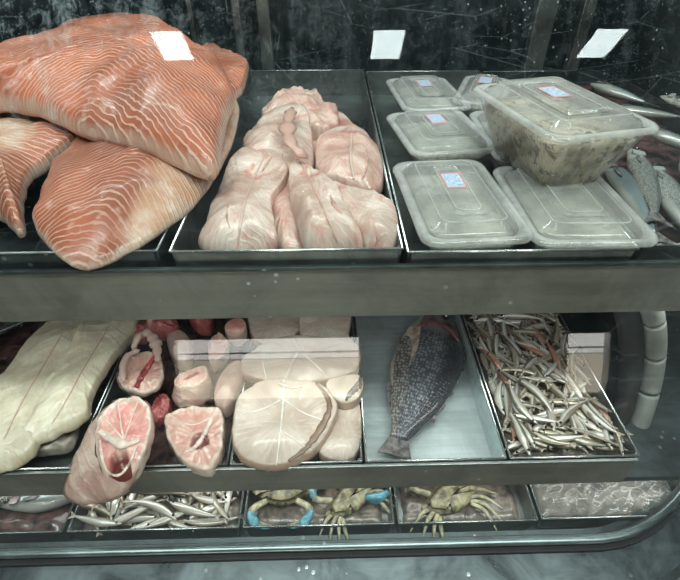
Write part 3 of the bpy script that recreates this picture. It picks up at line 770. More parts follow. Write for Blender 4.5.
tub([(486, 84), (576, 80), (646, 128), (533, 146)], 1.230, .090, 'tall plastic tub of specked marinated fish stacked on the other tubs', taper=.66, content='stew', clabel='pale marinated fish with dark specks and green herbs', labpos=(0, .015), fill=.93)

# ---------------------------------------------------------------- fish builder
def fish_mesh(L, H, W, bend=0.0, bendz=0.0, head=.22, seg=22, ring=14, belly=0.5, blunt=.55):
    """body lying on its side along +X from the snout; +Y is the back, Z is its thickness"""
    bm = bmesh.new(); fl = bm.loops.layers.uv.new('flow'); rows = []; inf = {}
    for i in range(seg + 1):
        t = i / seg
        pr = (min(1, t / .34) ** blunt) * (1 - .0 * t) if t < .34 else 1.0
        if t > .42: s = (t - .42) / .58; pr = 1 - .78 * s ** 1.75
        h = H / 2 * max(.06, pr); wd = W / 2 * max(.10, pr ** 1.1)
        x = t * L; oy = bend * L * (4 * (t - .5) ** 2 - 1) ; oz = bendz * L * (t - .5) ** 2 * 4
        row = []
        for k in range(ring):
            a = 2 * PI * k / ring
            y = math.cos(a) * h; z = math.sin(a) * wd
            if y < 0: y *= (1 + belly * .3 * (1 - abs(2 * t - .8)))
            v = bm.verts.new((x, y + oy, z + oz)); inf[v] = (t, -math.cos(a)); row.append(v)
        rows.append(row)
    for a, b in zip(rows, rows[1:]):
        for k in range(ring): bm.faces.new((a[k], b[k], b[(k + 1) % ring], a[(k + 1) % ring]))
    bm.faces.new(rows[0]); bm.faces.new(rows[-1][::-1])
    bmesh.ops.recalc_face_normals(bm, faces=bm.faces[:])
    for f in bm.faces:
        f.smooth = True
        for lp in f.loops: lp[fl].uv = inf[lp.vert]
    me = bpy.data.meshes.new('fish_body'); bm.to_mesh(me); bm.free()
    def off(t): return Vector((t * L, bend * L * (4 * (t - .5) ** 2 - 1), bendz * L * (t - .5) ** 2 * 4))
    return me, off
def fin_mesh(pts, th=.0006):
    bm = bmesh.new(); a = [bm.verts.new((x, y, th)) for x, y in pts]; b = [bm.verts.new((x, y, -th)) for x, y in pts]; n = len(pts)
    bm.faces.new(a); bm.faces.new(b[::-1])
    for i in range(n): bm.faces.new((a[i], b[i], b[(i + 1) % n], a[(i + 1) % n]))
    bmesh.ops.recalc_face_normals(bm, faces=bm.faces[:])
    me = bpy.data.meshes.new('fin'); bm.to_mesh(me); bm.free(); return me
def small_fish(name, L, H, W, bend, bendz, mat, finmat):
    """a small fish: body with a tail fin and an eye"""
    me, off = fish_mesh(L, H, W, bend, bendz)
    o = link(name, me, mat)
    e = off(1); th = fin_mesh([(-.002, -H * .12), (-.002, H * .12), (L * .11, H * .48), (L * .07, 0), (L * .11, -H * .48)], .0004)
    t = link('tail_fin', th, finmat, o, e)
    bm = bmesh.new(); bmesh.ops.create_uvsphere(bm, u_segments=8, v_segments=6, radius=H * .17)
    me2 = bpy.data.meshes.new('eye'); bm.to_mesh(me2); bm.free(); p = off(.10)
    me2.materials.append(M['eye'])
    for s in (1, -1):
        q = bpy.data.objects.new('eye', me2); COL.objects.link(q); q.parent = o; q.location = (p.x, p.y + H * .08, p.z + s * W * .30)
    return o
def copy_tree(o, parent=None):
    c = o.copy(); COL.objects.link(c)
    if parent is not None: c.parent = parent
    for ch in list(o.children): copy_tree(ch, c)
    return c
def pose(o, p, yaw_, roll=0.0, pitch=0.0):
    o.rotation_euler = (Matrix.Rotation(yaw_, 3, 'Z') @ Matrix.Rotation(pitch, 3, 'Y') @ Matrix.Rotation(roll, 3, 'X')).to_euler(); o.location = p

protos = []
for i, (b, bz) in enumerate(((.03, .0), (-.06, .02), (.10, -.02), (-.02, .03), (.07, .02), (-.10, 0.0))):
    protos.append((b, bz))
def scatter(n, x0, x1, y0, y1, zf, L0, label, group, mats, avoid=None, seed=1, hw=1.0, edge=.004):
    rnd = random.Random(seed); src = {}
    pts = []
    for i in range(n):
        best = None
        for _ in range(12):
            p = (rnd.uniform(x0 + .02, x1 - .02), rnd.uniform(y0 + .02, y1 - .0))
            d = min([(p[0] - q[0]) ** 2 + (p[1] - q[1]) ** 2 for q in pts[-30:]] + [1])
            if best is None or d > best[0]: best = (d, p)
        pts.append(best[1])
    for i, (x, y) in enumerate(pts):
        mat = rnd.choices(list(mats), [mats[k] for k in mats])[0]
        k = rnd.randrange(6)
        L = L0 * rnd.choice((.85, 1.0, 1.12))
        key = (mat, k, L)
        if key not in src:
            o = src[key] = small_fish('anchovy', L, L * .165 * hw, L * .12 * hw, protos[k][0], protos[k][1], M[mat], M['fin_pale'])
        else: o = copy_tree(src[key])
        a = rnd.gauss(-.9, .8) if rnd.random() < .7 else rnd.uniform(0, 2 * PI)
        if rnd.random() < .5: a += PI
        # keep both ends inside the tray
        for _ in range(40):
            ex, ey = x + math.cos(a) * L * .64, y + math.sin(a) * L * .64; sx, sy = x - math.cos(a) * L * .5, y - math.sin(a) * L * .5
            if all(x0 + edge < q < x1 - edge for q in (ex, sx)) and all(y0 + edge < q < y1 + .1 for q in (ey, sy)): break
            a = rnd.uniform(0, 2 * PI)
        lay = i / n
        z = zf(x, y, lay)
        p = Vector((x - math.cos(a) * L * .5, y - math.sin(a) * L * .5, z))
        pose(o, p, a, rnd.uniform(-.7, .7) + (PI if rnd.random() < .5 else 0), rnd.uniform(-.12, .12))
        if mat == 'anchovy_red': tag(o, 'reddish small anchovy among the silver ones in the heap', 'anchovy', 'reddish anchovies in the lower shelf tray')
        elif mat == 'anchovy_olive': tag(o, label.replace('small silver anchovy', 'dull olive-brown anchovy'), 'anchovy', 'olive-brown ' + group.replace('silver ', ''))
        else: tag(o, label, 'anchovy', group)

# ---------------------------------------------------------------- anchovies on the lower shelf
def bed(name, x0, x1, y0, y1, z, mat, label, amp=.006, kind='stuff', cat='fish scraps'):
    bm = bmesh.new(); nx, ny = 40, 60; g_ = []
    fl = bm.loops.layers.uv.new('flow'); bm.loops.layers.uv.new('rad')
    for j in range(ny + 1):
        for i in range(nx + 1):
            x = x0 + (x1 - x0) * i / nx; y = y0 + (y1 - y0) * j / ny
            ed = min(i, nx - i, j, ny - j) / 3; ed = min(1, ed)
            g_.append(bm.verts.new((x, y, z + amp * noise.noise(Vector((x * 70, y * 70, 3))) - .012 * (1 - ed))))
    for j in range(ny):
        for i in range(nx):
            a = j * (nx + 1) + i; f = bm.faces.new((g_[a], g_[a + 1], g_[a + nx + 2], g_[a + nx + 1]))
            for lp in f.loops: lp[fl].uv = (lp.vert.co.x, lp.vert.co.y)
    ext = bmesh.ops.extrude_face_region(bm, geom=bm.faces[:])
    for v in [q for q in ext['geom'] if isinstance(q, bmesh.types.BMVert)]: v.co.z -= .01
    o = from_bm(name, bm, mat); tag(o, label, cat, None, kind); return o
bed('fish_scraps', .279, .468, .423, .90, .758, M['ice'], 'wet brownish fish scraps under the anchovies on the lower shelf')
scatter(250, .275, .472, .410, .80, lambda x, y, l: .764 + .022 * l + .006 * noise.noise(Vector((x * 20, y * 20, 0))), .074,
        'small silver anchovy in the heap on the lower shelf tray', 'silver anchovies in the lower shelf tray', {'anchovy': 62, 'anchovy_olive': 28, 'anchovy_red': 10}, seed=5)
# ---------------------------------------------------------------- anchovies in the bottom tray
bed('fish_scraps', -.430, -.164, .377, .78, .628, M['ice'], 'wet brownish scraps under the anchovies in the bottom tray')
scatter(110, -.432, -.162, .366, .56, lambda x, y, l: .634 + .022 * l, .082,
        'small silver anchovy in the bottom tray under the pink steaks', 'anchovies in the bottom tray', {'anchovy': 70, 'anchovy_olive': 30}, seed=9)

# ---------------------------------------------------------------- the whole grey fish
def bream():
    tail, nose = U(399, 437, .765), U(440, 303, .775)
    d = nose - tail; L = d.length; a = math.atan2(d.y, d.x) + PI
    r = empty('whole_fish', Vector((nose.x, nose.y, .735))); tag(r, 'whole dark grey scaly fish lying head away in the shiny tray', 'fish')
    me, off = fish_mesh(L, .126, .050, -.035, .0, seg=44, ring=32, belly=.35, blunt=.5)
    # seen from above: snout away, tail near, back to the right
    b = link('body', me, M['bream'], r)
    hd = []
    def place(o): o.parent = r; return o
    tm = fin_mesh([(-.012, -.013), (-.012, .013), (.014, .022), (.034, .030), (.031, .010), (.031, -.008), (.035, -.026), (.014, -.020)], .0012)
    link('tail_fin', tm, M['fin'], r, off(1.0) + Vector((0, 0, 0)))
    dm = fin_mesh([(.25 * L + q * .6 * L, (.058 + .006 * math.sin(q * 40)) * (1 - .75 * max(0, q - .45) ** 1.2) - .030 * L * (4 * (.25 + q * .6 - .5) ** 2 - 1) * 1.0 + .004) for q in [i / 20 for i in range(21)]] + [(.85 * L, .02), (.5 * L, .035), (.25 * L, .03)], .0010)
    link('dorsal_fin', dm, M['fin'], r)
    am = fin_mesh([(.60 * L, -.030), (.64 * L, -.045), (.72 * L, -.050), (.84 * L, -.030), (.88 * L, -.008), (.7 * L, -.02)], .0010)
    link('anal_fin', am, M['fin'], r)
    pm = fin_mesh([(0, -.006), (0, .008), (.03, .013), (.07, .010), (.088, -.002), (.06, -.012), (.03, -.012)], .0008)
    pf = link('pectoral_fin', pm, M['fin_pale'], r, Vector((.28 * L, -.034, .021))); pf.rotation_euler = (.45, .10, -.02); pf.scale = (1.7, 1.8, 1)
    # head shell and gill slit
    me2, o2 = fish_mesh(L * .30, .112, .050, -.0, 0, seg=16, ring=28, blunt=.42)
    bm = bmesh.new(); fl = bm.loops.layers.uv.new('flow')
    rows = []
    for i in range(15):
        t = .02 + .235 * i / 14; pr = (min(1, t / .34) ** .5); h = .118 / 2 * pr * 1.035 + .001; wd = .046 / 2 * pr ** 1.1 * 1.10 + .001
        p = off(t); row = []
        for k in range(30):
            an = 2 * PI * k / 30; cut = .012 * math.cos(an * 2) if i == 14 else 0
            row.append(bm.verts.new((p.x + cut, math.cos(an) * h + p.y, math.sin(an) * wd)))
        rows.append(row)
    for q, s in zip(rows, rows[1:]):
        for k in range(30): bm.faces.new((q[k], s[k], s[(k + 1) % 30], q[(k + 1) % 30]))
    bm.faces.new(rows[0][::-1]); bm.faces.new(rows[-1])
    bmesh.ops.recalc_face_normals(bm, faces=bm.faces[:])
    for f in bm.faces: f.smooth = True
    mh = bpy.data.meshes.new('head'); bm.to_mesh(mh); bm.free(); link('head', mh, M['head'], r)
    bm = bmesh.new(); pts = []
    for k in range(13):
        an = -.15 * PI + PI * 1.0 * k / 12 * 1.0
        y = math.cos(an) * .052; z = abs(math.sin(an)) * .0245
        pts.append(Vector((.262 * L + .014 * math.cos(2 * an), y + off(.26).y, z)))
    tube_bm(bm, pts, .0035, 8); mg = bpy.data.meshes.new('gill'); bm.to_mesh(mg); bm.free(); link('gill_slit', mg, M['gill'], r)
    bm = bmesh.new(); bmesh.ops.create_uvsphere(bm, u_segments=16, v_segments=10, radius=.009); me3 = bpy.data.meshes.new('eye'); bm.to_mesh(me3); bm.free()
    ey = link('eye', me3, M['eye'], r, off(.11) + Vector((0, .014, .017)))
    r.rotation_euler = (0, 0, a); r.location = Vector((nose.x, nose.y, .759))
    return r
bream()

# ---------------------------------------------------------------- cream fillets
fil('fish_fillet', [(-60, 474, .770), (-20, 455, .775), (60, 452, .775), (75, 440, .775), (78, 420, .775), (60, 380, .77), (20, 400, .77), (-60, 430, .765)], (20, 440, .785), .02, M['guts'], 'pale bottom fillet under the long cream fillets, at the tray front', seedv=30, lump=.008, lscale=40)
fil('fish_fillet', [(48, 316, .82), (60, 300, .82), (90, 300, .82), (84, 322, .826), (72, 345, .826), (62, 372, .822), (50, 410, .815), (35, 445, .805), (15, 470, .795), (-30, 475, .79), (-60, 470, .785), (-40, 420, .80), (-5, 380, .812), (25, 340, .82)], (34, 388, .822), .02, M['cream'], 'long cream fillet on the left of the lower tray', seedv=31, axis=(0, 460, 75, 320), lump=.005, power=3, fold=.012, ruffle=.03)
fil('fish_fillet', [(92, 300, .82), (135, 300, .82), (138, 318, .82), (118, 350, .822), (104, 372, .82), (92, 388, .822), (88, 402, .818), (90, 414, .812), (75, 425, .809), (55, 434, .808), (28, 442, .808), (18, 436, .812), (34, 405, .822), (52, 375, .83), (70, 345, .834), (84, 322, .836)], (80, 368, .832), .02, M['cream'], 'long cream fillet beside the rim of the pink steak tray', seedv=32, axis=(40, 440, 115, 310), lump=.005, power=3, fold=.012, ruffle=.03)
ca, cb = by_label('long cream fillet on'), by_label('long cream fillet beside')
strand('seam', cb, [(110, 325), (96, 348), (80, 374), (66, 402), (52, 424)], [.001, .0016, .001], M['skin_pink'], flat=.4)
strand('seam', ca, [(62, 335), (42, 368), (20, 405), (4, 440)], [.001, .0016, .001], M['skin_pink'], flat=.4)
# grey fish in the far left tray
def table_fish(L, H, W, mat, loc, yaw_, label, roll=0, bend=.03, pitch=0, finm='fin', cat='fish', group=None):
    r = empty('grey_fish', (0, 0, 0)); me, off = fish_mesh(L, H, W, bend, 0, seg=30, ring=20)
    link('body', me, M[mat], r)
    link('tail_fin', fin_mesh([(-.006, -H * .12), (-.006, H * .12), (L * .07, H * .30), (L * .15, H * .55), (L * .09, 0), (L * .15, -H * .55), (L * .07, -H * .3)], .0006), M[finm], r, off(1))
    link('dorsal_fin', fin_mesh([(.38 * L, off(.38).y + H * .40), (.44 * L, off(.44).y + H * .64), (.56 * L, off(.56).y + H * .50), (.58 * L, off(.58).y + H * .36)], .0006), M[finm], r)
    link('pectoral_fin', fin_mesh([(0, -H * .05), (0, H * .05), (L * .10, H * .08), (L * .14, 0), (L * .09, -H * .07)], .0005), M[finm], r, off(.26) + Vector((0, -H * .18, W * .50)))
    link('gill_cover', fin_mesh([(-L * .03, -H * .28), (-L * .04, 0), (-L * .03, H * .22), (L * .02, H * .24), (L * .038, 0), (L * .02, -H * .28)], .0010), M['head'] if mat == 'sardine' else M[mat], r, off(.19) + Vector((0, 0, W * .44)))
    bm = bmesh.new(); bmesh.ops.create_uvsphere(bm, u_segments=10, v_segments=8, radius=H * .11); me3 = bpy.data.meshes.new('eye'); bm.to_mesh(me3); bm.free(); me3.materials.append(M['eye'])
    for s in (1, -1):
        q = bpy.data.objects.new('eye', me3); COL.objects.link(q); q.parent = r; q.location = off(.075) + Vector((0, H * .1, s * W * .26))
    pose(r, loc, yaw_, roll, pitch); tag(r, label, cat, group); return r
bed('fish_scraps', -.87, -.595, .425, .9, .755, M['dark_bed'], 'dark wet fish scraps in the far left tray of the lower shelf')
table_fish(.26, .05, .03, 'sardine', U(30, 318, .79), math.radians(215), 'dark grey fish in the far left lower tray, nearest the fillet tray', bend=.02).name = 'grey_fish'
table_fish(.26, .05, .03, 'sardine_pale', U(-10, 345, .79), math.radians(225), 'lighter grey fish at the left edge of the lower shelf')

# ---------------------------------------------------------------- pink steaks
def chunk(name, face, c, drop, base, mat, side, label, cat='fish steak', pits=(), lump=.003, seedv=0):
    """a thick cut: a slab for the cut face and a tapering body of skin behind it"""
    r = empty(name, U(base[0][0], base[0][1], base[0][2])); r.location = U(c[0], c[1], base[0][2]); tag(r, label, cat)
    f = slab('cut_face', face, c, (.024 if pits else .010), mat, r, lump=lump, pits=pits, seedv=seedv, edge=.04, lscale=55, ruffle=.05)
    n = 72
    A = resample(chaikin([U(*p) for p in face], 2), n); B = resample(chaikin([U(*p) for p in base], 2), n)
    # start both loops at the same bearing
    def start(L):
        cc = sum(L, Vector()) / len(L); k = max(range(len(L)), key=lambda i: L[i].y - cc.y); return L[k:] + L[:k]
    A, B = start(A), start(B)
    if sum((A[i] - B[i]).length for i in range(n)) > sum((A[i] - B[-i]).length for i in range(n)): B = [B[0]] + B[:0:-1]
    bm = bmesh.new(); fl = bm.loops.layers.uv.new('flow'); bm.loops.layers.uv.new('rad'); rows = []
    ca = sum(A, Vector()) / n
    for k in range(9):
        t = k / 8; bul = 1 + .10 * math.sin(PI * t)
        row = []
        for i in range(n):
            p = A[i].lerp(B[i], t); m = ca.lerp(sum(B, Vector()) / n, t); p = m + (p - m) * bul; p.z -= .003 * (1 - t)
            nn = noise.noise(p * 45) + .5 * noise.noise(p * 110); p += (p - m).normalized() * .0035 * nn
            row.append(bm.verts.new(p))
        rows.append(row)
    for a, b in zip(rows, rows[1:]):
        for i in range(n): bm.faces.new((a[i], a[(i + 1) % n], b[(i + 1) % n], b[i]))
    bm.faces.new(rows[-1][::-1])
    for q in bm.faces:
        for lp in q.loops: lp[fl].uv = (lp.vert.co.x, lp.vert.co.z + lp.vert.co.y)
    from_bm('skin_side', bm, side, r)
    return r, f
r1, f1 = chunk('fish_steak', [(118, 397, .855), (135, 395, .857), (148, 400, .855), (152, 415, .848), (149, 440, .838), (140, 465, .822), (125, 482, .808), (108, 480, .806), (98, 466, .812), (94, 445, .822), (95, 425, .835), (102, 408, .848)], (122, 436, .838),
              0, [(85, 440, .79), (100, 418, .80), (140, 420, .80), (146, 450, .79), (138, 478, .778), (122, 500, .760), (95, 506, .752), (70, 504, .750), (62, 494, .755), (66, 470, .77)], M['steak_red'], M['skin_pink'],
              'big oval pink fish steak with a dark hole, overhanging the lower tray front', pits=[(115, 462, .017, .014)], seedv=40)
strand('backbone', f1, [(100, 432), (112, 440), (124, 446), (140, 440)], [.004, .006, .007, .004], M['bone'], r1)
strand('bone_ray', f1, [(124, 440), (121, 425), (118, 404)], [.0014, .0008], M['bone'], r1)
strand('bone_ray', f1, [(124, 440), (130, 422), (138, 402)], [.0014, .0008], M['bone'], r1)
strand('bone_ray', f1, [(124, 440), (115, 430), (104, 418)], [.0014, .0008], M['bone'], r1)
strand('inner_membrane', f1, [(100, 440), (102, 460), (108, 474), (120, 477), (130, 464), (137, 446)], [.0022, .0022], M['bone'], r1)
r2, f2 = chunk('fish_steak', [(168, 410, .805), (190, 405, .808), (215, 405, .808), (224, 412, .805), (224, 440, .798), (219, 465, .79), (200, 471, .788), (182, 462, .79), (168, 442, .797), (163, 422, .802)], (198, 436, .802),
              0, [(175, 430, .737), (215, 425, .737), (222, 445, .737), (216, 468, .737), (200, 472, .737), (182, 466, .737)], M['steak_pale'], M['skin_pink'],
              'round pale steak with a hollow belly at the front right of its tray', pits=[(200, 440, .014, .006)], seedv=41)
strand('belly_fold', f2, [(186, 452), (196, 448), (207, 430), (212, 418)], [.003, .004, .004, .003], M['bone'], r2)
strand('bone_ray', f2, [(168, 414), (184, 424), (196, 426), (222, 412)], [.0014, .0012], M['bone'], r2)
r3, f3 = chunk('fish_steak', [(122, 360, .815), (135, 352, .82), (150, 350, .822), (160, 356, .82), (165, 372, .815), (160, 385, .81), (148, 393, .806), (132, 393, .805), (119, 385, .807), (117, 372, .811)], (141, 374, .816),
              0, [(120, 380, .775), (140, 372, .775), (162, 378, .775), (160, 390, .77), (142, 398, .768), (124, 394, .77)], M['steak_pale'], M['skin_pink'],
              'pale steak with dark red streak and curled belly flap behind the big oval steak', seedv=42)
strand('blood_line', f3, [(136, 388), (142, 376), (150, 364), (157, 355)], [.004, .006, .006, .004], M['blood'], r3)
tube('belly_flap', [U(158, 362, .83), U(157, 345, .835), U(150, 333, .838), (U(141, 332, .836)), U(136, 341, .828), U(133, 350, .82)], [.006, .009, .008, .009, .007, .003], M['skin_pink'], r3, n=16, flat=.7, rough=.6)
tube('belly_flap', [U(124, 382, .822), U(122, 366, .828), U(128, 354, .83), U(140, 350, .832)], [.003, .006, .006, .003], M['skin_pink'], r3, n=14, flat=.7, rough=.6)
r4, f4 = chunk('fish_steak', [(172, 382, .825), (178, 374, .828), (192, 368, .83), (203, 364, .83), (208, 368, .83), (207, 378, .826), (196, 386, .822), (180, 389, .82)], (190, 377, .827),
              0, [(170, 395, .775), (190, 385, .775), (210, 385, .775), (212, 398, .775), (200, 410, .772), (180, 412, .772)], M['steak_pale'], M['skin_pink'], 'small thick pale chunk standing behind the round steak', 'fish chunk', seedv=43)
strand('blood_line', f4, [(184, 380), (192, 376), (199, 373)], [.003, .003], M['blood'], r4)
fil('fish_chunk', [(212, 392, .80), (222, 370, .81), (236, 356, .815), (246, 362, .81), (240, 385, .80), (230, 408, .79), (216, 408, .79)], (228, 384, .812), .03, M['skin_pink'], 'rough pinkish piece beside the rim of the white steak tray', 'fish piece', seedv=44, lump=.006)
fil('fish_chunk', [(144, 318, .81), (158, 312, .81), (176, 316, .81), (180, 328, .81), (166, 333, .81), (150, 330, .81)], (162, 322, .825), .03, M['red_meat'], 'dark red chunk of fish at the back left of the pink steak tray', 'fish chunk', seedv=45, lump=.008, lscale=50)
fil('fish_chunk', [(168, 328, .80), (184, 330, .80), (194, 345, .80), (186, 362, .80), (174, 362, .79), (166, 345, .80)], (180, 345, .81), .03, M['skin_pink'], 'pale tapered piece behind the small thick chunk', 'fish piece', seedv=46, lump=.005)
fil('fish_chunk', [(186, 312, .80), (205, 310, .80), (215, 318, .80), (208, 326, .80), (192, 324, .80)], (200, 317, .812), .03, M['red_meat'], 'dark red chunk of fish at the middle back of the pink steak tray', 'fish chunk', seedv=47, lump=.008, lscale=50)
fil('fish_chunk', [(224, 324, .815), (236, 317, .82), (246, 320, .82), (246, 330, .815), (236, 338, .81), (225, 334, .81)], (236, 327, .822), .03, M['steak_red'], 'small pink oval cut at the back right of the pink steak tray', 'fish chunk', seedv=48)
fil('fish_chunk', [(206, 345, .80), (218, 330, .81), (230, 340, .81), (224, 358, .80), (210, 366, .80)], (217, 347, .812), .028, M['steak_pale'], 'pale cut piece behind the rough pinkish piece, near the tray back', 'fish piece', seedv=60, ruffle=.08, lump=.005, lscale=50)
fil('fish_chunk', [(126, 326, .80), (138, 316, .80), (150, 322, .80), (146, 336, .80), (132, 338, .80)], (138, 328, .806), .02, M['red_meat'], 'dark red scrap behind the curled belly flap', 'fish piece', seedv=61, ruffle=.08, lump=.005, lscale=50)
fil('fish_chunk', [(150, 398, .775), (164, 392, .78), (172, 400, .778), (166, 415, .772), (152, 425, .768)], (160, 406, .778), .02, M['red_meat'], 'dark scrap lying between the big oval steak and the round steak', 'fish piece', seedv=62, ruffle=.08, lump=.004, lscale=50)
bed('fish_scraps', -.386, -.169, .423, .90, .738, M['dark_bed'], 'dark wet juices and scraps under the pink steaks', .003)

# ---------------------------------------------------------------- white steaks
fil('fish_steak', [(320, 461, .778), (362, 461, .778), (362, 400, .79), (350, 392, .79), (330, 410, .79), (315, 440, .785)], (345, 435, .795), .02, M['white'], 'white steak underneath, showing at the front right of its tray', 'fish steak', seedv=50)
s4 = fil('fish_steak', [(246, 318, .80), (252, 300, .80), (300, 300, .80), (310, 322, .80), (290, 342, .80), (262, 344, .80), (250, 335, .80)], (275, 322, .804), .025, M['white'], 'white steak at the back left of the white steak tray', 'fish steak', seedv=51, ruffle=.03, fold=.006)
s5 = fil('fish_steak', [(298, 312, .81), (310, 300, .81), (350, 300, .81), (352, 318, .812), (348, 336, .81), (358, 345, .81), (330, 350, .81), (300, 345, .81)], (325, 325, .814), .02, M['white'], 'white steak at the back right of the white steak tray', 'fish steak', seedv=52, ruffle=.03, fold=.006)
s2 = fil('fish_steak', [(236, 362, .806), (250, 348, .812), (272, 338, .818), (300, 335, .822), (330, 338, .822), (358, 340, .818), (364, 352, .814), (356, 372, .812), (335, 378, .812), (300, 388, .81), (275, 384, .81), (250, 378, .806), (236, 372, .804)], (302, 360, .824), .024, M['white'], 'wide white steak lying across the middle of its tray', 'fish steak', seedv=53, lump=.004, ruffle=.03, fold=.008, smooth_k=1)
strand('membrane', s2, [(294, 338), (300, 350), (312, 362), (325, 374)], [.0014, .0012], M['membrane'])
strand('membrane', s2, [(298, 352), (290, 366), (286, 380)], [.0010, .0010], M['membrane'])
strand('membrane', s2, [(266, 344), (262, 360), (266, 378)], [.0012, .0010], M['membrane'])
s6 = fil('fish_steak', [(322, 380, .82), (345, 374, .824), (362, 372, .826), (365, 385, .82), (358, 400, .812), (345, 405, .81), (332, 398, .815)], (346, 388, .822), .022, M['white'], 'small white fin-end piece with striped grey skin at the right rim', 'fish piece', seedv=54)
for k in range(5):
    strand('skin_stripe', s6, [(346 + k * 3.5, 401 - k * 3), (350 + k * 3, 391 - k * 2.6), (362, 379 - k * 1.5)], [.0022, .0016], M['strip_skin'])
s1 = fil('fish_steak', [(234, 405, .812), (240, 390, .818), (258, 378, .824), (280, 374, .828), (300, 379, .830), (318, 379, .828), (332, 390, .824), (340, 405, .818), (334, 422, .812), (322, 442, .804), (306, 457, .798), (280, 464, .796), (250, 464, .796), (236, 455, .798), (230, 435, .804)], (285, 422, .820), .022, M['white'], 'largest round white steak at the front of the white steak tray', 'fish steak', seedv=55, lump=.004, ruffle=.02, fold=.006, smooth_k=1)
strand('membrane', s1, [(284, 380), (283, 405), (280, 435), (276, 466)], [.0016, .0012], M['membrane'])
strand('membrane', s1, [(282, 398), (300, 412), (322, 420)], [.0012, .0008], M['membrane'])
strand('membrane', s1, [(281, 400), (262, 410), (240, 415)], [.0012, .0008], M['membrane'])
strand('membrane', s1, [(281, 430), (300, 444), (312, 450)], [.0010, .0008], M['membrane'])
strand('dark_skin', s1, [(313, 381), (324, 391), (331, 405), (326, 420), (315, 437), (301, 453), (288, 461)], [.0018, .0026, .004, .0055, .0060, .0055, .003], M['brown_skin'], flat=.4)
strand('belly_fold', s1, [(279, 383), (290, 388), (302, 386)], [.004, .0035], M['bone'])
strand('belly_flap', s1, [(240, 392), (252, 382), (268, 376)], [.005, .006], M['membrane'])
bed('fish_scraps', -.150, .036, .423, .90, .745, M['guts'], 'pale wet trimmings under the big white steaks', .004)

# ---------------------------------------------------------------- crabs
def crab(loc, yaw_, s, label):
    r = empty('crab', (0, 0, 0)); tag(r, label, 'crab')
    bm = bmesh.new(); n = 40; rows = []
    top = []
    def prof(a):
        x = math.cos(a); y = math.sin(a)
        sp = 1 + (.05 * abs(math.sin(a * 11)) if y > -.1 else 0) + (.30 * max(0, 1 - abs(abs(x) - 1) * 9))
        return x * .062 * sp, y * .040 * (1.0 if y > 0 else .85)
    for k in range(9):
        t = k / 8 * PI; rr = math.sin(t); z = math.cos(t) * .016
        rows.append([bm.verts.new((prof(2 * PI * i / n)[0] * rr ** .7, prof(2 * PI * i / n)[1] * rr ** .7, z + .0015 * noise.noise(Vector((i * .9, k, 0))))) for i in range(n)])
    for a, b in zip(rows, rows[1:]):
        for i in range(n): bm.faces.new((a[i], b[i], b[(i + 1) % n], a[(i + 1) % n]))
    bmesh.ops.remove_doubles(bm, verts=bm.verts[:], dist=.0002)
    from_bm('carapace', bm, M['crab'], r, origin=Vector((0, 0, 0)))
    for sd in (-1, 1):
        arm = tube('claw_arm', [Vector((sd * .040, .028, 0)), Vector((sd * .070, .046, .004)), Vector((sd * .078, .062, .006))], [.008, .010], M['crab_pale'], r, n=10)
        pl = tube('claw', [Vector((sd * .078, .060, .008)), Vector((sd * .070, .082, .010)), Vector((sd * .052, .096, .010))], [.009, .013, .010], M['crab_blue'], r, n=12, flat=.7)
        tube('pincer', [Vector((sd * .054, .096, .010)), Vector((sd * .036, .104, .010)), Vector((sd * .018, .100, .008))], [.006, .0015], M['crab_blue'], pl, n=8)
        tube('pincer', [Vector((sd * .052, .089, .010)), Vector((sd * .036, .094, .010)), Vector((sd * .020, .094, .008))], [.005, .0015], M['crab_pale'], pl, n=8)
        for k in range(4):
            a = -.05 - .33 * k
            d = Vector((sd * math.cos(a), math.sin(a), 0)); e = Vector((sd * math.cos(a - .55), math.sin(a - .55), 0))
            p0 = Vector((sd * .045, -.004 - .008 * k, -.004))
            tube('leg', [p0, p0 + d * .030 + Vector((0, 0, .012)), p0 + d * .042 + e * .012 + Vector((0, 0, .004)), p0 + d * .046 + e * .045 + Vector((0, 0, -.008))], [.0055, .0055, .004, .0012], M['crab_pale'], r, n=8, flat=.7)
        tube('eye_stalk', [Vector((sd * .010, .036, .004)), Vector((sd * .013, .046, .008))], [.0022, .003], M['black'], r, n=8)
    r.scale = (s, s, s); r.location = loc; r.rotation_euler = (0, 0, yaw_)
    return r
crab(Vector((U(282, 499, .638).x, .437, .640)), math.radians(180), .66, 'olive crab with both blue claws toward the front, next to the bottom anchovies')
crab(U(350, 500, .636), math.radians(35), .64, 'olive crab turned sideways, between the other two crabs')
crab(U(450, 499, .634), math.radians(20), .70, 'olive crab in the bottom tray under the whole fish')
cl = tube('crab_claw', [U(366, 497, .66), U(378, 499, .664), U(388, 492, .664)], [.006, .009, .005], M['crab_blue'], n=10); tag(cl, 'loose blue crab claw below the tail of the whole fish', 'crab claw')
bed('fish_scraps', -.144, .092, .377, .78, .618, M['ice'], 'murky wet bed under the two crabs', .004)
bed('fish_scraps', .112, .332, .377, .78, .618, M['ice'], 'murky wet bed under the single crab', .004)
bed('fish_scraps', .352, .61, .379, .78, .624, M['ice'], 'murky wet bed under the clear film at the right', .006)
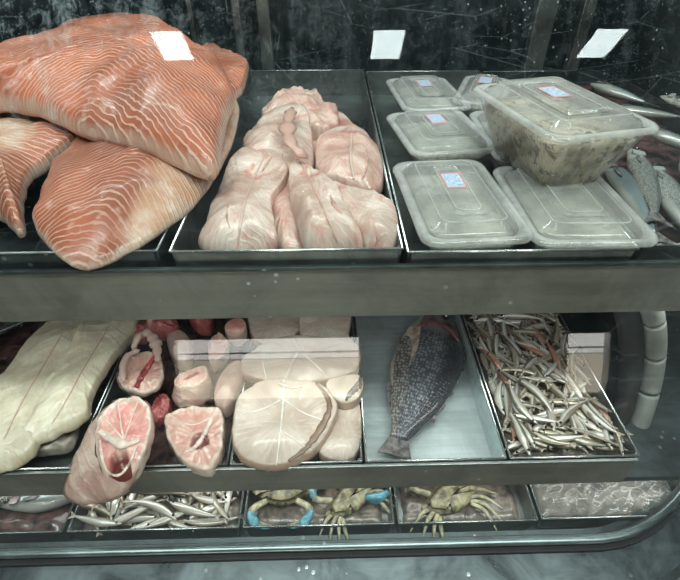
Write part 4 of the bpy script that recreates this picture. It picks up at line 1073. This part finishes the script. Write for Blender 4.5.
bed('plastic_film', .35, .60, .385, .70, .648, M['film'], 'crumpled clear plastic film over the bottom right tray', .016, 'thing', 'plastic film')
# dark fish in the bottom left tray
bed('fish_scraps', -.79, -.452, .377, .78, .622, M['dark_bed'], 'dark wet scraps in the bottom left corner tray', .004)
table_fish(.20, .05, .028, 'sardine', U(-5, 503, .640), math.radians(12), 'dark fish in the bottom left corner tray, nearer the anchovies')
table_fish(.20, .05, .028, 'sardine_pale', U(-40, 513, .645), math.radians(38), 'dark fish at the far left edge of the bottom tray')

# ---------------------------------------------------------------- sardines on the upper right
bed('fish_scraps', .388, .69, .492, 1.24, 1.100, M['dark_bed'], 'dark red wet scraps under the sardines on the upper shelf', .008)
S = [((630, 148), (662, 232), 1.135, 'sardine_pale', 'pale greenish sardine lying just right of the tubs', .036),
     ((604, 160), (662, 246), 1.125, 'sardine', 'blue-grey sardine partly under the front right tub', .040),
     ((648, 165), (700, 235), 1.130, 'sardine_pale', 'pale sardine at the right edge of the photograph', .036),
     ((640, 128), (700, 150), 1.140, 'sardine', 'brownish sardine lying across behind the pale sardines', .034),
     ((590, 84), (650, 104), 1.150, 'sardine', 'dark sardine far back beside the rear tubs', .036),
     ((600, 108), (690, 118), 1.135, 'sardine', 'dark sardine in the shadow right of the tall tub', .036),
     ((688, 150), (728, 235), 1.130, 'sardine', 'dark sardine beyond the pale one at the right edge', .036),
     ((662, 190), (705, 250), 1.125, 'sardine', 'sardine at the tray front in the lower right corner', .036),
     ((660, 96), (720, 112), 1.135, 'sardine_pale', 'grey sardine at the back right of its tray', .034)]
for a, b, z, m, lab, hh in S:
    p, q = U(*a, z), U(*b, z); d = q - p; L = min(max(d.length * .88, .13), .22)
    r = table_fish(L, hh, hh * .62, m, p, math.atan2(d.y, d.x), lab, roll=random.uniform(-.3, .3), bend=random.uniform(-.04, .04), cat='sardine', group='sardines on the upper shelf'); r.name = 'sardine'

# ---------------------------------------------------------------- strands stay with their steak; small finishing
for o in list(COL.objects):
    if o.type == 'MESH' and o.parent is None and 'category' not in o and o.get('kind') != 'structure': print('UNTAGGED', o.name)
